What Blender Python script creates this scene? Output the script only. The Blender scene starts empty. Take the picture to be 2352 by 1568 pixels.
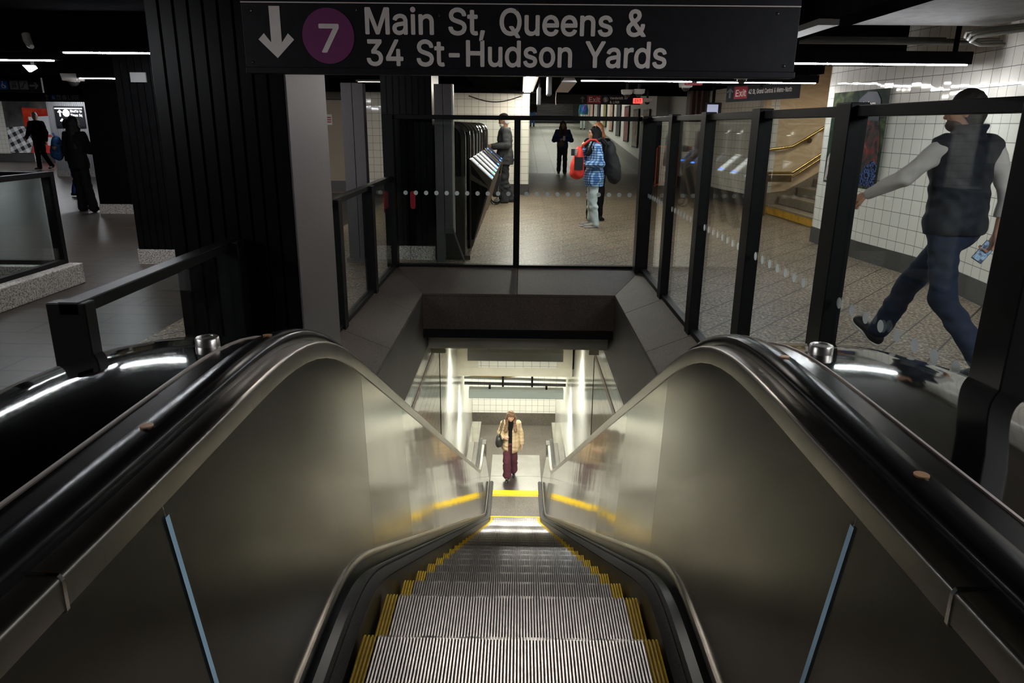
import bpy, bmesh, math, random, json
import numpy as np
from mathutils import Vector, Matrix

random.seed(7)
np.random.seed(7)
PI = math.pi
scene = bpy.context.scene
COL = scene.collection

# ---------------------------------------------------------------- objects
def link(name, data, parent=None):
    o = bpy.data.objects.new(name, data)
    COL.objects.link(o)
    if parent is not None:
        o.parent = parent
        o.matrix_parent_inverse = Matrix.Translation(-parent.location) if parent.type == 'EMPTY' and parent.parent is None else Matrix()
    return o

def tag(o, label=None, cat=None, group=None, kind=None):
    if label: o['label'] = label
    if cat: o['category'] = cat
    if group: o['group'] = group
    if kind: o['kind'] = kind
    return o

def thing(name, label, cat, loc=(0, 0, 0), group=None, kind=None):
    o = bpy.data.objects.new(name, None)
    o.empty_display_size = .1
    COL.objects.link(o)
    o.location = loc
    return tag(o, label, cat, group, kind)

def copy_tree(o, parent=None):
    c = o.copy(); COL.objects.link(c)
    if parent is not None: c.parent = parent
    for ch in list(o.children): copy_tree(ch, c)
    return c

class MB:
    """collects shapes into one mesh"""
    def __init__(s): s.v = []; s.f = []; s.uv = []
    def add(s, vs, fs, uvs=None):
        b = len(s.v); s.v += [tuple(p) for p in vs]
        for i, f in enumerate(fs):
            s.f.append(tuple(b + k for k in f)); s.uv.append(uvs[i] if uvs else None)
        return s
    def box(s, x0, y0, z0, x1, y1, z1):
        x0, x1 = min(x0, x1), max(x0, x1); y0, y1 = min(y0, y1), max(y0, y1); z0, z1 = min(z0, z1), max(z0, z1)
        v = [(x, y, z) for z in (z0, z1) for y in (y0, y1) for x in (x0, x1)]
        return s.add(v, [(0, 2, 3, 1), (4, 5, 7, 6), (0, 1, 5, 4), (2, 6, 7, 3), (0, 4, 6, 2), (1, 3, 7, 5)])
    def obox(s, c, hx, hy, hz, R=None):
        v = [Vector((x * hx, y * hy, z * hz)) for z in (-1, 1) for y in (-1, 1) for x in (-1, 1)]
        if R is not None: v = [R @ p for p in v]
        v = [p + Vector(c) for p in v]
        return s.add(v, [(0, 2, 3, 1), (4, 5, 7, 6), (0, 1, 5, 4), (2, 6, 7, 3), (0, 4, 6, 2), (1, 3, 7, 5)])
    def prism(s, poly, axis, a, b):
        """extrude a 2D polygon along an axis: x -> poly is (y,z), y -> (x,z), z -> (x,y)"""
        def P(p, t): return {'x': (t, p[0], p[1]), 'y': (p[0], t, p[1]), 'z': (p[0], p[1], t)}[axis]
        n = len(poly); v = [P(p, a) for p in poly] + [P(p, b) for p in poly]
        f = [(i, (i + 1) % n, n + (i + 1) % n, n + i) for i in range(n)]
        f += [tuple(range(n - 1, -1, -1)), tuple(range(n, 2 * n))]
        return s.add(v, f)
    def tube(s, pts, r, n=8, caps=True):
        pts = [Vector(p) for p in pts]; rs = r if isinstance(r, (list, tuple)) else [r] * len(pts)
        vs = []; up = None
        for i, p in enumerate(pts):
            d = (pts[min(i + 1, len(pts) - 1)] - pts[max(i - 1, 0)])
            d = d.normalized() if d.length > 1e-9 else Vector((0, 0, 1))
            if up is None or abs(up.dot(d)) > .98: up = Vector((0, 0, 1)) if abs(d.z) < .9 else Vector((1, 0, 0))
            a = d.cross(up).normalized(); b = a.cross(d).normalized(); up = b
            vs += [p + a * math.cos(2 * PI * k / n) * rs[i] + b * math.sin(2 * PI * k / n) * rs[i] for k in range(n)]
        fs = [(i * n + k, i * n + (k + 1) % n, (i + 1) * n + (k + 1) % n, (i + 1) * n + k) for i in range(len(pts) - 1) for k in range(n)]
        if caps: fs += [tuple(range(n - 1, -1, -1)), tuple(range((len(pts) - 1) * n, len(pts) * n))]
        return s.add(vs, fs)
    def lathe(s, prof, c, n=24, axis='z'):
        vs = []
        for r, h in prof:
            for k in range(n):
                a, b = r * math.cos(2 * PI * k / n), r * math.sin(2 * PI * k / n)
                vs.append({'z': (c[0] + a, c[1] + b, c[2] + h), 'y': (c[0] + a, c[1] + h, c[2] + b), 'x': (c[0] + h, c[1] + a, c[2] + b)}[axis])
        m = len(prof)
        fs = [(i * n + k, i * n + (k + 1) % n, (i + 1) * n + (k + 1) % n, (i + 1) * n + k) for i in range(m - 1) for k in range(n)]
        fs += [tuple(range(n - 1, -1, -1)), tuple(range((m - 1) * n, m * n))]
        return s.add(vs, fs)
    def ball(s, c, r, n=16, m=10):
        r = r if isinstance(r, (list, tuple)) else (r, r, r)
        vs = [(c[0], c[1], c[2] + r[2])]
        for i in range(1, m):
            t = PI * i / m
            vs += [(c[0] + r[0] * math.sin(t) * math.cos(2 * PI * k / n), c[1] + r[1] * math.sin(t) * math.sin(2 * PI * k / n), c[2] + r[2] * math.cos(t)) for k in range(n)]
        vs.append((c[0], c[1], c[2] - r[2])); L = len(vs) - 1
        fs = [(0, 1 + k, 1 + (k + 1) % n) for k in range(n)]
        fs += [(1 + i * n + k, 1 + (i + 1) * n + k, 1 + (i + 1) * n + (k + 1) % n, 1 + i * n + (k + 1) % n) for i in range(m - 2) for k in range(n)]
        fs += [(L, 1 + (m - 2) * n + (k + 1) % n, 1 + (m - 2) * n + k) for k in range(n)]
        return s.add(vs, fs)
    def quad(s, a, b, c, d, uv=None):
        return s.add([a, b, c, d], [(0, 1, 2, 3)], [uv] if uv else None)
    def grid(s, rows, close=False):
        """rows: list of point rows of equal length"""
        n = len(rows[0]); vs = [p for r in rows for p in r]
        m = n if close else n - 1
        return s.add(vs, [(i * n + k, i * n + (k + 1) % n, (i + 1) * n + (k + 1) % n, (i + 1) * n + k) for i in range(len(rows) - 1) for k in range(m)])
    def wall(s, pts, z0, z1, thick=.2, flip=False):
        """upright wall along a plan polyline with metric uv; thickness to the left of travel"""
        pts = [Vector((p[0], p[1])) for p in pts]; u = 0; nr = []
        for i in range(len(pts)):
            d = (pts[min(i + 1, len(pts) - 1)] - pts[max(i - 1, 0)]).normalized()
            nr.append(Vector((-d.y, d.x)) * (thick if not flip else -thick))
        out = [p + n for p, n in zip(pts, nr)]
        for i in range(len(pts) - 1):
            a, b, c, d = pts[i], pts[i + 1], out[i + 1], out[i]; L = (b - a).length
            U = [(u, z0), (u + L, z0), (u + L, z1), (u, z1)]
            s.quad((a.x, a.y, z0), (b.x, b.y, z0), (b.x, b.y, z1), (a.x, a.y, z1), U)
            s.quad((d.x, d.y, z0), (d.x, d.y, z1), (c.x, c.y, z1), (c.x, c.y, z0), [U[0], U[3], U[2], U[1]])
            s.quad((a.x, a.y, z1), (b.x, b.y, z1), (c.x, c.y, z1), (d.x, d.y, z1), [(0, 0)] * 4)
            s.quad((a.x, a.y, z0), (d.x, d.y, z0), (c.x, c.y, z0), (b.x, b.y, z0), [(0, 0)] * 4)
            u += L
        for p, q in ((pts[0], out[0]), (pts[-1], out[-1])):
            t = abs(thick)
            s.quad((p.x, p.y, z0), (p.x, p.y, z1), (q.x, q.y, z1), (q.x, q.y, z0), [(0, z0), (0, z1), (t, z1), (t, z0)])
        return s
    def build(s, name, m, parent=None, smooth=False, bevel=0, seg=2, label=None, norm=True):
        me = bpy.data.meshes.new(name); me.from_pydata(s.v, [], s.f)
        if any(u is not None for u in s.uv):
            uvl = me.uv_layers.new(name='UVMap'); k = 0
            for u, f in zip(s.uv, s.f):
                for j in range(len(f)):
                    uvl.data[k].uv = u[j] if u else (0, 0); k += 1
        if norm:
            bm = bmesh.new(); bm.from_mesh(me); bmesh.ops.recalc_face_normals(bm, faces=bm.faces); bm.to_mesh(me); bm.free()
        me.materials.append(m)
        if smooth is True: me.shade_smooth()
        elif smooth: me.shade_smooth(); me.set_sharp_from_angle(angle=math.radians(smooth))
        o = link(name, me, parent)
        if bevel:
            b = o.modifiers.new('bevel', 'BEVEL'); b.width = bevel; b.segments = seg; b.limit_method = 'ANGLE'; b.angle_limit = .6
        if label: o['label'] = label
        return o

def struct(name, mb, m, **k):
    o = mb.build(name, m, **k); o['kind'] = 'structure'; return o

# ---------------------------------------------------------------- lettering (sign alphabet outlines)
GLYPH = json.loads(r'''{"&":[448,[[[180,-22],[203,-23],[249,-16],[293,0],[325,18],[332,14],[353,-11],[367,-17],[435,-17],[447,-12],[451,-6],[452,4],[445,16],[388,88],[409,134],[419,168],[424,218],[419,232],[403,239],[353,239],[339,234],[333,222],[332,196],[323,167],[316,172],[244,262],[278,290],[311,323],[327,352],[339,390],[340,408],[335,434],[322,466],[310,484],[296,498],[273,513],[221,529],[179,529],[127,513],[106,500],[91,485],[69,448],[60,416],[63,370],[75,334],[111,278],[57,229],[32,194],[20,156],[18,126],[21,106],[29,78],[41,54],[57,32],[69,21],[97,2],[123,-10],[143,-17]],[[175,64],[149,72],[130,86],[121,97],[114,114],[114,146],[121,162],[134,180],[167,207],[172,206],[187,187],[264,96],[267,88],[257,80],[231,68],[207,63]],[[185,333],[171,350],[158,372],[154,388],[155,414],[160,426],[177,440],[193,445],[213,443],[225,440],[241,426],[246,408],[244,388],[232,370],[218,356]]]],",":[188,[[[38,-134],[83,-134],[93,-130],[99,-120],[152,66],[147,80],[136,86],[71,87],[59,82],[55,76],[50,62],[22,-116],[27,-128]]]],"-":[453,[[[114,173],[331,172],[341,175],[347,179],[352,191],[352,239],[347,253],[336,259],[119,260],[109,257],[103,253],[98,241],[98,193],[103,179]]]],".":[188,[[[82,-19],[103,-20],[127,-11],[143,3],[156,29],[155,55],[143,79],[127,93],[107,101],[85,102],[63,93],[43,73],[34,51],[34,31],[43,9],[63,-11]]]],"2":[453,[[[64,-15],[383,-16],[397,-11],[403,1],[404,53],[399,65],[393,69],[383,72],[189,73],[190,77],[312,205],[355,258],[381,303],[396,351],[396,393],[389,419],[371,457],[358,475],[340,493],[313,510],[279,523],[243,530],[221,532],[169,523],[119,499],[85,468],[72,449],[59,417],[52,391],[50,365],[55,353],[69,346],[123,346],[137,351],[143,363],[147,393],[159,415],[183,435],[203,442],[219,444],[243,442],[273,431],[295,409],[304,383],[304,359],[299,339],[289,319],[269,290],[53,57],[48,43],[48,3],[53,-9]]]],"3":[453,[[[202,-22],[253,-21],[309,-4],[325,4],[353,23],[370,40],[383,58],[397,86],[408,128],[408,170],[397,202],[381,234],[366,254],[339,276],[313,290],[277,302],[263,304],[259,308],[383,450],[388,464],[387,508],[381,520],[367,525],[71,524],[59,518],[54,506],[54,456],[57,446],[61,440],[71,436],[103,435],[252,434],[252,430],[145,308],[140,294],[141,248],[145,238],[157,232],[225,231],[269,219],[297,197],[311,166],[312,124],[303,103],[281,82],[265,74],[239,67],[197,67],[161,78],[139,96],[129,114],[122,138],[115,144],[105,147],[49,147],[33,140],[28,128],[30,114],[43,74],[59,45],[79,25],[99,10],[127,-4],[165,-16]]]],"4":[453,[[[282,-15],[337,-16],[353,-9],[358,5],[358,85],[363,88],[409,88],[423,95],[428,109],[428,157],[423,171],[411,177],[359,180],[358,315],[351,329],[337,334],[285,334],[273,329],[269,324],[266,313],[264,179],[137,179],[137,183],[262,395],[320,493],[324,511],[319,519],[305,524],[249,524],[233,516],[28,169],[24,155],[24,109],[29,95],[45,88],[263,88],[266,83],[266,3],[271,-9]]]],"7":[453,[[[98,-15],[161,-16],[177,-9],[402,437],[406,451],[405,507],[399,519],[389,523],[139,524],[67,524],[53,519],[46,505],[46,457],[53,441],[67,436],[293,436],[298,433],[85,9],[83,1],[87,-9]]]],"A":[480,[[[16,-15],[81,-16],[97,-9],[143,121],[149,126],[331,126],[337,117],[385,-11],[399,-16],[457,-16],[471,-11],[477,5],[373,290],[289,516],[271,524],[205,524],[191,519],[185,509],[3,7],[2,-1],[5,-9]],[[179,215],[179,221],[237,397],[241,395],[254,353],[299,223],[300,215]]]],"C":[510,[[[242,-22],[287,-23],[323,-16],[365,-2],[402,18],[439,51],[459,80],[475,112],[487,158],[481,170],[469,175],[409,174],[395,166],[386,140],[368,112],[354,98],[329,81],[299,72],[279,69],[239,71],[211,79],[188,92],[162,116],[141,148],[129,178],[122,210],[119,254],[122,298],[129,330],[143,364],[166,396],[195,420],[235,436],[287,439],[323,430],[351,413],[377,385],[396,340],[403,334],[413,331],[467,331],[483,338],[488,354],[473,402],[444,452],[414,482],[391,498],[367,510],[317,527],[287,531],[247,531],[217,526],[183,516],[141,496],[119,481],[86,448],[71,426],[52,392],[39,356],[24,282],[24,228],[35,166],[45,134],[60,100],[71,82],[95,51],[139,14],[169,-2],[217,-18]]]],"E":[419,[[[60,-15],[369,-16],[383,-11],[389,1],[389,55],[383,67],[373,71],[145,72],[140,77],[142,211],[349,212],[359,215],[365,219],[370,233],[370,281],[365,295],[349,302],[145,302],[140,307],[142,435],[367,436],[381,441],[387,453],[387,507],[381,519],[369,524],[65,524],[49,517],[44,503],[44,5],[49,-9]]]],"G":[520,[[[242,-22],[305,-21],[357,-6],[391,10],[415,26],[445,55],[463,82],[481,122],[492,164],[494,250],[489,264],[473,271],[287,271],[275,267],[270,262],[266,250],[266,204],[271,190],[287,183],[395,183],[398,176],[387,140],[371,113],[356,98],[339,86],[317,76],[297,71],[261,69],[215,78],[195,88],[172,106],[154,126],[135,162],[122,210],[120,276],[129,330],[153,382],[171,403],[193,420],[208,428],[249,439],[287,439],[329,427],[349,413],[366,396],[384,368],[395,342],[409,334],[473,334],[485,340],[489,352],[475,398],[466,418],[449,445],[427,469],[391,497],[345,518],[313,527],[285,531],[241,531],[193,520],[167,510],[139,496],[117,481],[94,458],[71,426],[54,398],[39,356],[24,280],[24,228],[28,196],[45,134],[57,106],[75,76],[87,59],[118,28],[141,12],[165,0],[217,-18]]]],"H":[517,[[[60,-15],[121,-16],[133,-11],[137,-5],[140,5],[140,211],[145,216],[374,215],[376,5],[379,-5],[383,-11],[397,-16],[453,-16],[467,-9],[472,5],[472,503],[465,519],[451,524],[397,524],[383,519],[379,513],[376,503],[376,309],[371,304],[142,305],[140,503],[137,513],[133,519],[119,524],[63,524],[49,517],[44,503],[44,5],[49,-9]]]],"I":[300,[[[31,-15],[264,-16],[278,-11],[282,-5],[285,5],[285,51],[278,67],[264,72],[204,72],[199,77],[199,431],[204,436],[266,436],[280,443],[285,457],[285,505],[280,517],[269,523],[36,524],[22,519],[18,513],[15,503],[15,457],[22,441],[36,436],[96,436],[101,431],[101,77],[96,72],[34,72],[20,65],[15,51],[15,3],[20,-9]]]],"L":[393,[[[60,-15],[355,-16],[369,-11],[375,1],[375,55],[369,67],[359,71],[141,74],[140,303],[140,503],[137,514],[133,519],[121,524],[65,524],[51,519],[45,507],[44,5],[49,-9]]]],"M":[628,[[[60,-15],[119,-16],[131,-11],[137,1],[139,324],[143,320],[271,-3],[277,-11],[289,-16],[339,-16],[355,-7],[483,321],[487,325],[489,1],[495,-11],[507,-16],[563,-16],[577,-11],[584,5],[584,255],[584,503],[581,513],[577,519],[563,524],[481,524],[470,521],[463,516],[459,507],[345,211],[317,131],[314,129],[287,203],[165,515],[159,520],[147,524],[65,524],[53,520],[48,515],[44,503],[44,5],[49,-9]]]],"N":[523,[[[60,-15],[123,-15],[135,-9],[140,3],[139,361],[143,359],[187,285],[375,-9],[391,-16],[457,-16],[473,-9],[478,5],[478,503],[471,519],[457,524],[401,524],[389,519],[383,507],[381,155],[367,173],[149,517],[133,524],[65,524],[49,517],[44,503],[44,5],[49,-9]]]],"Q":[533,[[[400,-63],[465,-64],[477,-59],[482,-49],[479,-37],[426,37],[453,68],[474,101],[485,127],[504,191],[508,221],[508,287],[499,337],[487,377],[465,421],[437,460],[395,495],[367,510],[319,525],[275,532],[237,530],[189,518],[165,509],[139,495],[107,470],[69,423],[45,375],[35,343],[24,281],[24,227],[28,195],[45,135],[69,85],[86,61],[119,28],[161,1],[201,-13],[239,-22],[295,-22],[351,-8],[388,-57]],[[237,71],[197,86],[172,105],[139,151],[129,177],[120,231],[120,277],[128,329],[135,347],[155,383],[177,408],[199,424],[239,438],[271,440],[319,431],[342,419],[368,395],[379,383],[395,355],[412,297],[414,269],[412,211],[395,153],[379,124],[367,115],[330,163],[319,171],[309,174],[251,174],[239,170],[232,159],[235,147],[290,73],[285,70]]]],"R":[449,[[[60,-15],[121,-16],[133,-11],[137,-5],[140,5],[140,177],[145,182],[233,182],[239,179],[343,-11],[357,-16],[423,-16],[437,-11],[442,-1],[440,11],[337,199],[339,203],[371,224],[390,243],[401,260],[415,291],[424,327],[424,377],[415,413],[399,447],[388,465],[364,487],[341,502],[313,513],[257,524],[65,524],[51,519],[44,503],[44,5],[49,-9]],[[143,270],[140,275],[142,435],[255,436],[287,427],[305,416],[319,399],[325,383],[328,333],[321,309],[303,288],[281,277],[261,272]]]],"S":[447,[[[206,-24],[261,-23],[293,-16],[321,-6],[357,12],[386,38],[407,70],[419,102],[424,130],[424,158],[411,198],[395,225],[372,248],[317,278],[175,322],[153,335],[135,354],[132,364],[132,388],[143,411],[157,424],[179,436],[219,443],[261,438],[293,424],[311,406],[317,396],[323,371],[331,364],[341,361],[395,361],[407,365],[412,370],[416,392],[403,434],[389,459],[369,481],[343,500],[311,516],[255,531],[225,531],[197,531],[159,522],[103,496],[78,476],[63,458],[50,436],[39,402],[36,370],[41,340],[59,297],[79,275],[101,258],[153,234],[287,192],[308,180],[324,164],[327,156],[330,136],[324,114],[307,91],[279,74],[243,65],[209,65],[171,74],[147,87],[129,108],[118,142],[109,150],[99,153],[41,153],[27,146],[22,134],[27,108],[38,74],[51,52],[71,28],[91,12],[125,-6],[163,-18]]]],"T":[449,[[[192,-15],[255,-15],[267,-9],[272,3],[273,434],[413,436],[425,441],[432,455],[432,505],[427,517],[421,521],[411,524],[257,524],[37,524],[23,519],[16,505],[16,455],[21,443],[27,439],[37,436],[171,436],[176,433],[176,5],[181,-9]]]],"V":[480,[[[204,-15],[273,-16],[285,-12],[291,-7],[477,503],[473,517],[459,524],[399,524],[383,517],[251,138],[243,114],[241,112],[238,115],[215,187],[97,515],[81,524],[21,524],[7,519],[2,511],[5,495],[189,-3],[194,-11]]]],"X":[474,[[[18,-15],[87,-16],[103,-10],[237,183],[371,-10],[387,-16],[451,-16],[467,-9],[471,1],[467,11],[296,263],[455,495],[459,505],[458,511],[453,519],[439,524],[377,524],[363,519],[237,338],[115,519],[101,524],[35,524],[19,517],[15,507],[19,497],[167,281],[180,259],[7,11],[5,-5],[9,-11]]]],"Y":[472,[[[202,-15],[265,-16],[277,-11],[280,-7],[284,5],[285,205],[457,483],[468,505],[465,517],[451,524],[385,524],[370,519],[249,322],[239,304],[235,302],[233,304],[102,519],[87,524],[21,524],[9,519],[3,507],[9,491],[185,207],[186,5],[191,-9]]]],"a":[389,[[[148,-24],[167,-25],[205,-18],[241,-3],[257,8],[265,-10],[279,-17],[333,-17],[347,-10],[352,4],[352,272],[347,296],[331,334],[308,364],[263,388],[217,399],[155,397],[109,382],[85,370],[67,357],[53,343],[36,318],[27,294],[33,279],[95,260],[111,265],[123,283],[147,304],[181,315],[209,315],[233,308],[250,294],[257,280],[260,256],[255,248],[133,229],[87,214],[67,204],[43,186],[23,154],[16,130],[14,98],[25,56],[37,34],[62,6],[79,-5],[113,-18]],[[157,62],[129,69],[113,84],[108,98],[108,116],[113,126],[127,138],[145,146],[218,158],[259,164],[260,134],[251,104],[234,82],[211,68],[177,61]]]],"b":[424,[[[207,-23],[260,-22],[292,-11],[325,5],[345,21],[361,39],[384,79],[398,123],[405,157],[405,223],[396,263],[376,313],[356,342],[322,373],[294,387],[262,397],[212,400],[165,387],[132,363],[129,367],[129,411],[129,503],[124,517],[108,524],[56,524],[44,519],[38,507],[37,3],[42,-9],[54,-15],[108,-16],[122,-9],[130,15],[154,-3],[170,-12]],[[198,65],[169,79],[150,100],[140,119],[129,167],[129,211],[133,239],[146,271],[170,299],[198,312],[214,314],[240,312],[256,308],[274,296],[292,275],[300,259],[311,215],[309,149],[302,125],[292,105],[271,79],[254,69],[238,64]]]],"d":[424,[[[180,-23],[211,-24],[241,-17],[277,1],[293,15],[301,-9],[315,-16],[371,-15],[381,-11],[387,1],[388,505],[381,519],[369,524],[315,524],[301,519],[294,505],[294,453],[293,365],[253,389],[215,400],[165,398],[135,389],[94,367],[60,333],[41,300],[27,261],[18,203],[20,149],[27,117],[47,67],[74,27],[103,3],[137,-13],[163,-21]],[[183,65],[169,69],[154,79],[133,102],[125,119],[114,159],[112,181],[114,219],[124,261],[139,284],[153,298],[181,312],[199,314],[223,312],[241,307],[263,292],[284,261],[294,219],[296,197],[294,159],[282,113],[275,100],[257,80],[239,69],[223,64]]]],"e":[404,[[[200,-23],[231,-24],[267,-17],[289,-10],[331,15],[354,37],[370,61],[379,87],[376,99],[363,107],[307,120],[295,115],[281,92],[266,77],[251,68],[221,62],[189,64],[159,75],[134,97],[122,117],[115,150],[365,152],[375,155],[381,159],[386,173],[386,227],[382,253],[366,301],[343,338],[317,364],[303,373],[279,385],[249,395],[221,400],[193,400],[169,397],[137,387],[104,371],[81,352],[59,327],[41,295],[27,253],[18,201],[20,153],[27,121],[39,87],[61,46],[82,23],[101,9],[145,-13],[179,-22]],[[117,237],[115,239],[119,253],[135,281],[150,297],[169,308],[199,314],[227,312],[251,303],[265,290],[283,263],[289,241],[287,236]]]],"h":[410,[[[53,-15],[110,-16],[122,-11],[126,-5],[129,5],[129,223],[133,259],[140,275],[153,293],[176,308],[192,312],[224,312],[246,305],[266,288],[276,265],[279,249],[279,5],[283,-7],[288,-12],[300,-16],[352,-16],[366,-11],[373,5],[373,245],[369,285],[358,319],[342,348],[318,372],[302,382],[274,393],[248,400],[218,400],[198,397],[168,387],[144,375],[134,367],[130,367],[129,503],[124,517],[108,524],[58,524],[44,519],[37,503],[37,5],[42,-9]]]],"i":[167,[[[53,-15],[112,-15],[124,-9],[129,3],[129,373],[124,387],[113,393],[54,393],[42,387],[37,375],[37,5],[42,-9]],[[71,429],[94,428],[116,437],[132,453],[141,473],[141,493],[132,515],[116,529],[94,538],[84,540],[72,537],[45,525],[33,511],[25,485],[30,465],[42,445],[56,434]]]],"l":[189,[[[125,-17],[156,-18],[180,-13],[192,-7],[197,5],[182,63],[168,70],[138,69],[132,74],[129,85],[129,503],[124,517],[112,523],[54,523],[42,517],[37,505],[37,77],[48,31],[62,10],[88,-7],[110,-15]]]],"m":[610,[[[53,-15],[110,-16],[122,-11],[126,-5],[129,5],[131,259],[137,277],[151,297],[172,310],[188,314],[220,312],[232,307],[245,297],[256,277],[257,5],[264,-11],[278,-16],[330,-16],[344,-11],[348,-5],[351,5],[351,261],[358,281],[367,295],[380,305],[394,312],[432,314],[448,309],[464,299],[476,279],[479,265],[479,35],[480,1],[484,-9],[490,-13],[500,-16],[554,-16],[568,-9],[573,3],[573,263],[571,285],[562,317],[552,339],[543,353],[522,374],[504,386],[480,395],[454,402],[420,402],[392,395],[360,382],[318,348],[301,369],[286,381],[268,391],[242,400],[208,402],[186,397],[150,381],[130,367],[122,387],[116,391],[106,394],[56,394],[42,387],[37,373],[37,5],[42,-9]]]],"n":[410,[[[53,-15],[110,-16],[122,-11],[126,-5],[129,5],[131,249],[136,267],[149,289],[180,309],[222,312],[243,307],[266,288],[276,265],[279,249],[279,5],[286,-11],[300,-16],[352,-16],[368,-9],[373,5],[373,117],[373,251],[367,295],[350,335],[341,349],[318,372],[304,381],[280,391],[246,400],[198,397],[164,386],[130,365],[122,387],[110,393],[58,394],[48,391],[42,387],[37,373],[37,5],[42,-9]]]],"o":[415,[[[196,-23],[237,-22],[263,-15],[305,2],[327,18],[355,48],[368,69],[387,117],[396,155],[396,219],[389,251],[375,291],[355,327],[328,357],[305,374],[267,391],[219,400],[173,398],[137,387],[109,373],[81,351],[61,329],[39,289],[27,255],[18,195],[20,153],[27,121],[40,83],[62,45],[83,23],[111,2],[145,-13],[177,-22]],[[201,63],[167,71],[154,79],[133,103],[123,121],[117,145],[112,195],[121,247],[140,283],[156,299],[175,309],[213,314],[233,311],[255,301],[273,286],[285,269],[297,239],[302,215],[302,163],[297,137],[290,115],[265,82],[237,67]]]],"q":[424,[[[310,-158],[371,-158],[383,-152],[388,-140],[388,374],[385,384],[381,390],[369,395],[313,394],[301,388],[296,364],[293,362],[259,387],[219,399],[167,399],[131,388],[115,379],[101,372],[79,354],[57,329],[41,298],[27,260],[20,228],[18,174],[20,148],[29,110],[41,78],[53,56],[77,24],[101,4],[129,-10],[167,-23],[219,-23],[257,-11],[293,12],[294,-140],[299,-152]],[[195,64],[173,68],[155,78],[131,106],[118,138],[112,198],[123,256],[142,288],[169,308],[185,313],[213,313],[233,310],[249,302],[267,287],[279,270],[292,232],[296,180],[285,122],[277,104],[266,88],[239,69],[213,63]]]],"r":[259,[[[53,-15],[110,-16],[122,-11],[126,-5],[129,5],[129,233],[132,257],[143,281],[170,303],[204,310],[242,307],[254,313],[259,327],[259,379],[256,389],[252,395],[242,399],[222,400],[194,400],[166,391],[142,379],[130,369],[122,387],[108,394],[56,394],[44,389],[40,383],[37,373],[37,5],[42,-9]]]],"s":[365,[[[156,-23],[205,-24],[227,-20],[267,-7],[289,5],[308,19],[325,39],[337,61],[346,89],[346,119],[335,155],[320,179],[300,197],[257,217],[153,245],[137,253],[128,263],[126,285],[132,297],[149,310],[171,316],[205,316],[221,311],[240,297],[257,268],[271,262],[319,273],[336,283],[338,293],[330,319],[313,346],[291,368],[257,387],[231,396],[197,400],[165,400],[143,395],[87,373],[69,359],[53,341],[41,319],[32,293],[32,261],[39,235],[49,213],[69,190],[81,181],[111,167],[147,155],[225,135],[238,129],[249,117],[252,101],[246,85],[231,72],[201,62],[163,62],[133,73],[117,91],[107,114],[93,121],[41,111],[25,103],[21,91],[27,67],[39,43],[61,16],[79,3],[107,-11]]]],"t":[227,[[[158,-19],[189,-20],[215,-13],[223,-7],[228,7],[219,49],[211,65],[199,70],[179,66],[157,67],[147,73],[143,83],[142,305],[147,310],[199,310],[213,315],[220,329],[220,373],[215,387],[203,393],[143,396],[142,465],[137,479],[121,486],[67,486],[53,479],[48,465],[48,397],[43,394],[9,394],[-5,387],[-10,373],[-10,331],[-5,317],[1,313],[43,310],[48,307],[48,97],[53,63],[64,33],[81,10],[103,-5],[139,-17]]]],"u":[410,[[[169,-20],[212,-18],[240,-9],[268,6],[278,14],[286,-10],[300,-17],[356,-16],[366,-12],[372,0],[372,378],[366,390],[354,395],[300,395],[284,388],[279,374],[279,134],[271,108],[255,86],[242,76],[228,70],[188,67],[164,74],[146,90],[132,118],[129,148],[129,374],[126,384],[122,390],[108,395],[56,395],[42,388],[37,374],[37,114],[44,82],[58,48],[71,28],[90,9],[130,-12]]]],"v":[389,[[[163,-15],[222,-16],[238,-9],[385,373],[382,387],[368,394],[308,394],[292,386],[204,143],[196,121],[192,123],[96,387],[80,394],[22,394],[8,389],[3,381],[10,355],[148,-3],[153,-11]]]],"x":[379,[[[21,-15],[86,-16],[101,-11],[186,118],[190,120],[277,-11],[292,-16],[352,-16],[368,-9],[372,1],[366,15],[245,191],[362,367],[366,377],[360,389],[346,394],[286,394],[272,389],[190,267],[110,389],[96,394],[36,394],[20,387],[16,377],[20,365],[135,195],[10,11],[8,-5],[12,-11]]]]}''')
GLYPH[' '] = [260, []]; GLYPH['I'] = [195, [[[55, 0], [139, 0], [139, 520], [55, 520]]]]
def text_width(t): return sum(GLYPH[c][0] for c in t) / 1000
def lettering(name, t, m, parent, org, ux, uy, height, width=None, depth=.002):
    """letters as thin plates: org = left end of the baseline, ux/uy = unit axes, height = cap height"""
    ux, uy = Vector(ux), Vector(uy); org = Vector(org); un = ux.cross(uy)
    sy = height / .53; sx = sy if width is None else width / text_width(t)
    cu = bpy.data.curves.new('lettering', 'CURVE'); cu.dimensions = '2D'; cu.fill_mode = 'BOTH'; x = 0
    for c in t:
        adv, loops = GLYPH[c]
        for lp in loops:
            if len(lp) < 3: continue
            sp = cu.splines.new('POLY'); sp.points.add(len(lp) - 1)
            for p, (gx, gy) in zip(sp.points, lp): p.co = ((x + gx / 1000) * sx, gy / 1000 * sy, 0, 1)
            sp.use_cyclic_u = True
        x += adv / 1000
    cu.extrude = depth / 2
    tmp = bpy.data.objects.new('lettering', cu); COL.objects.link(tmp)
    dg = bpy.context.evaluated_depsgraph_get(); dg.update()
    me = bpy.data.meshes.new_from_object(tmp.evaluated_get(dg)); bpy.data.objects.remove(tmp); bpy.data.curves.remove(cu)
    for v in me.vertices:
        v.co = org + ux * v.co.x + uy * v.co.y + un * (v.co.z + depth / 2)
    me.materials.clear(); me.materials.append(m); me.name = name
    return link(name, me, parent)

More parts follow.
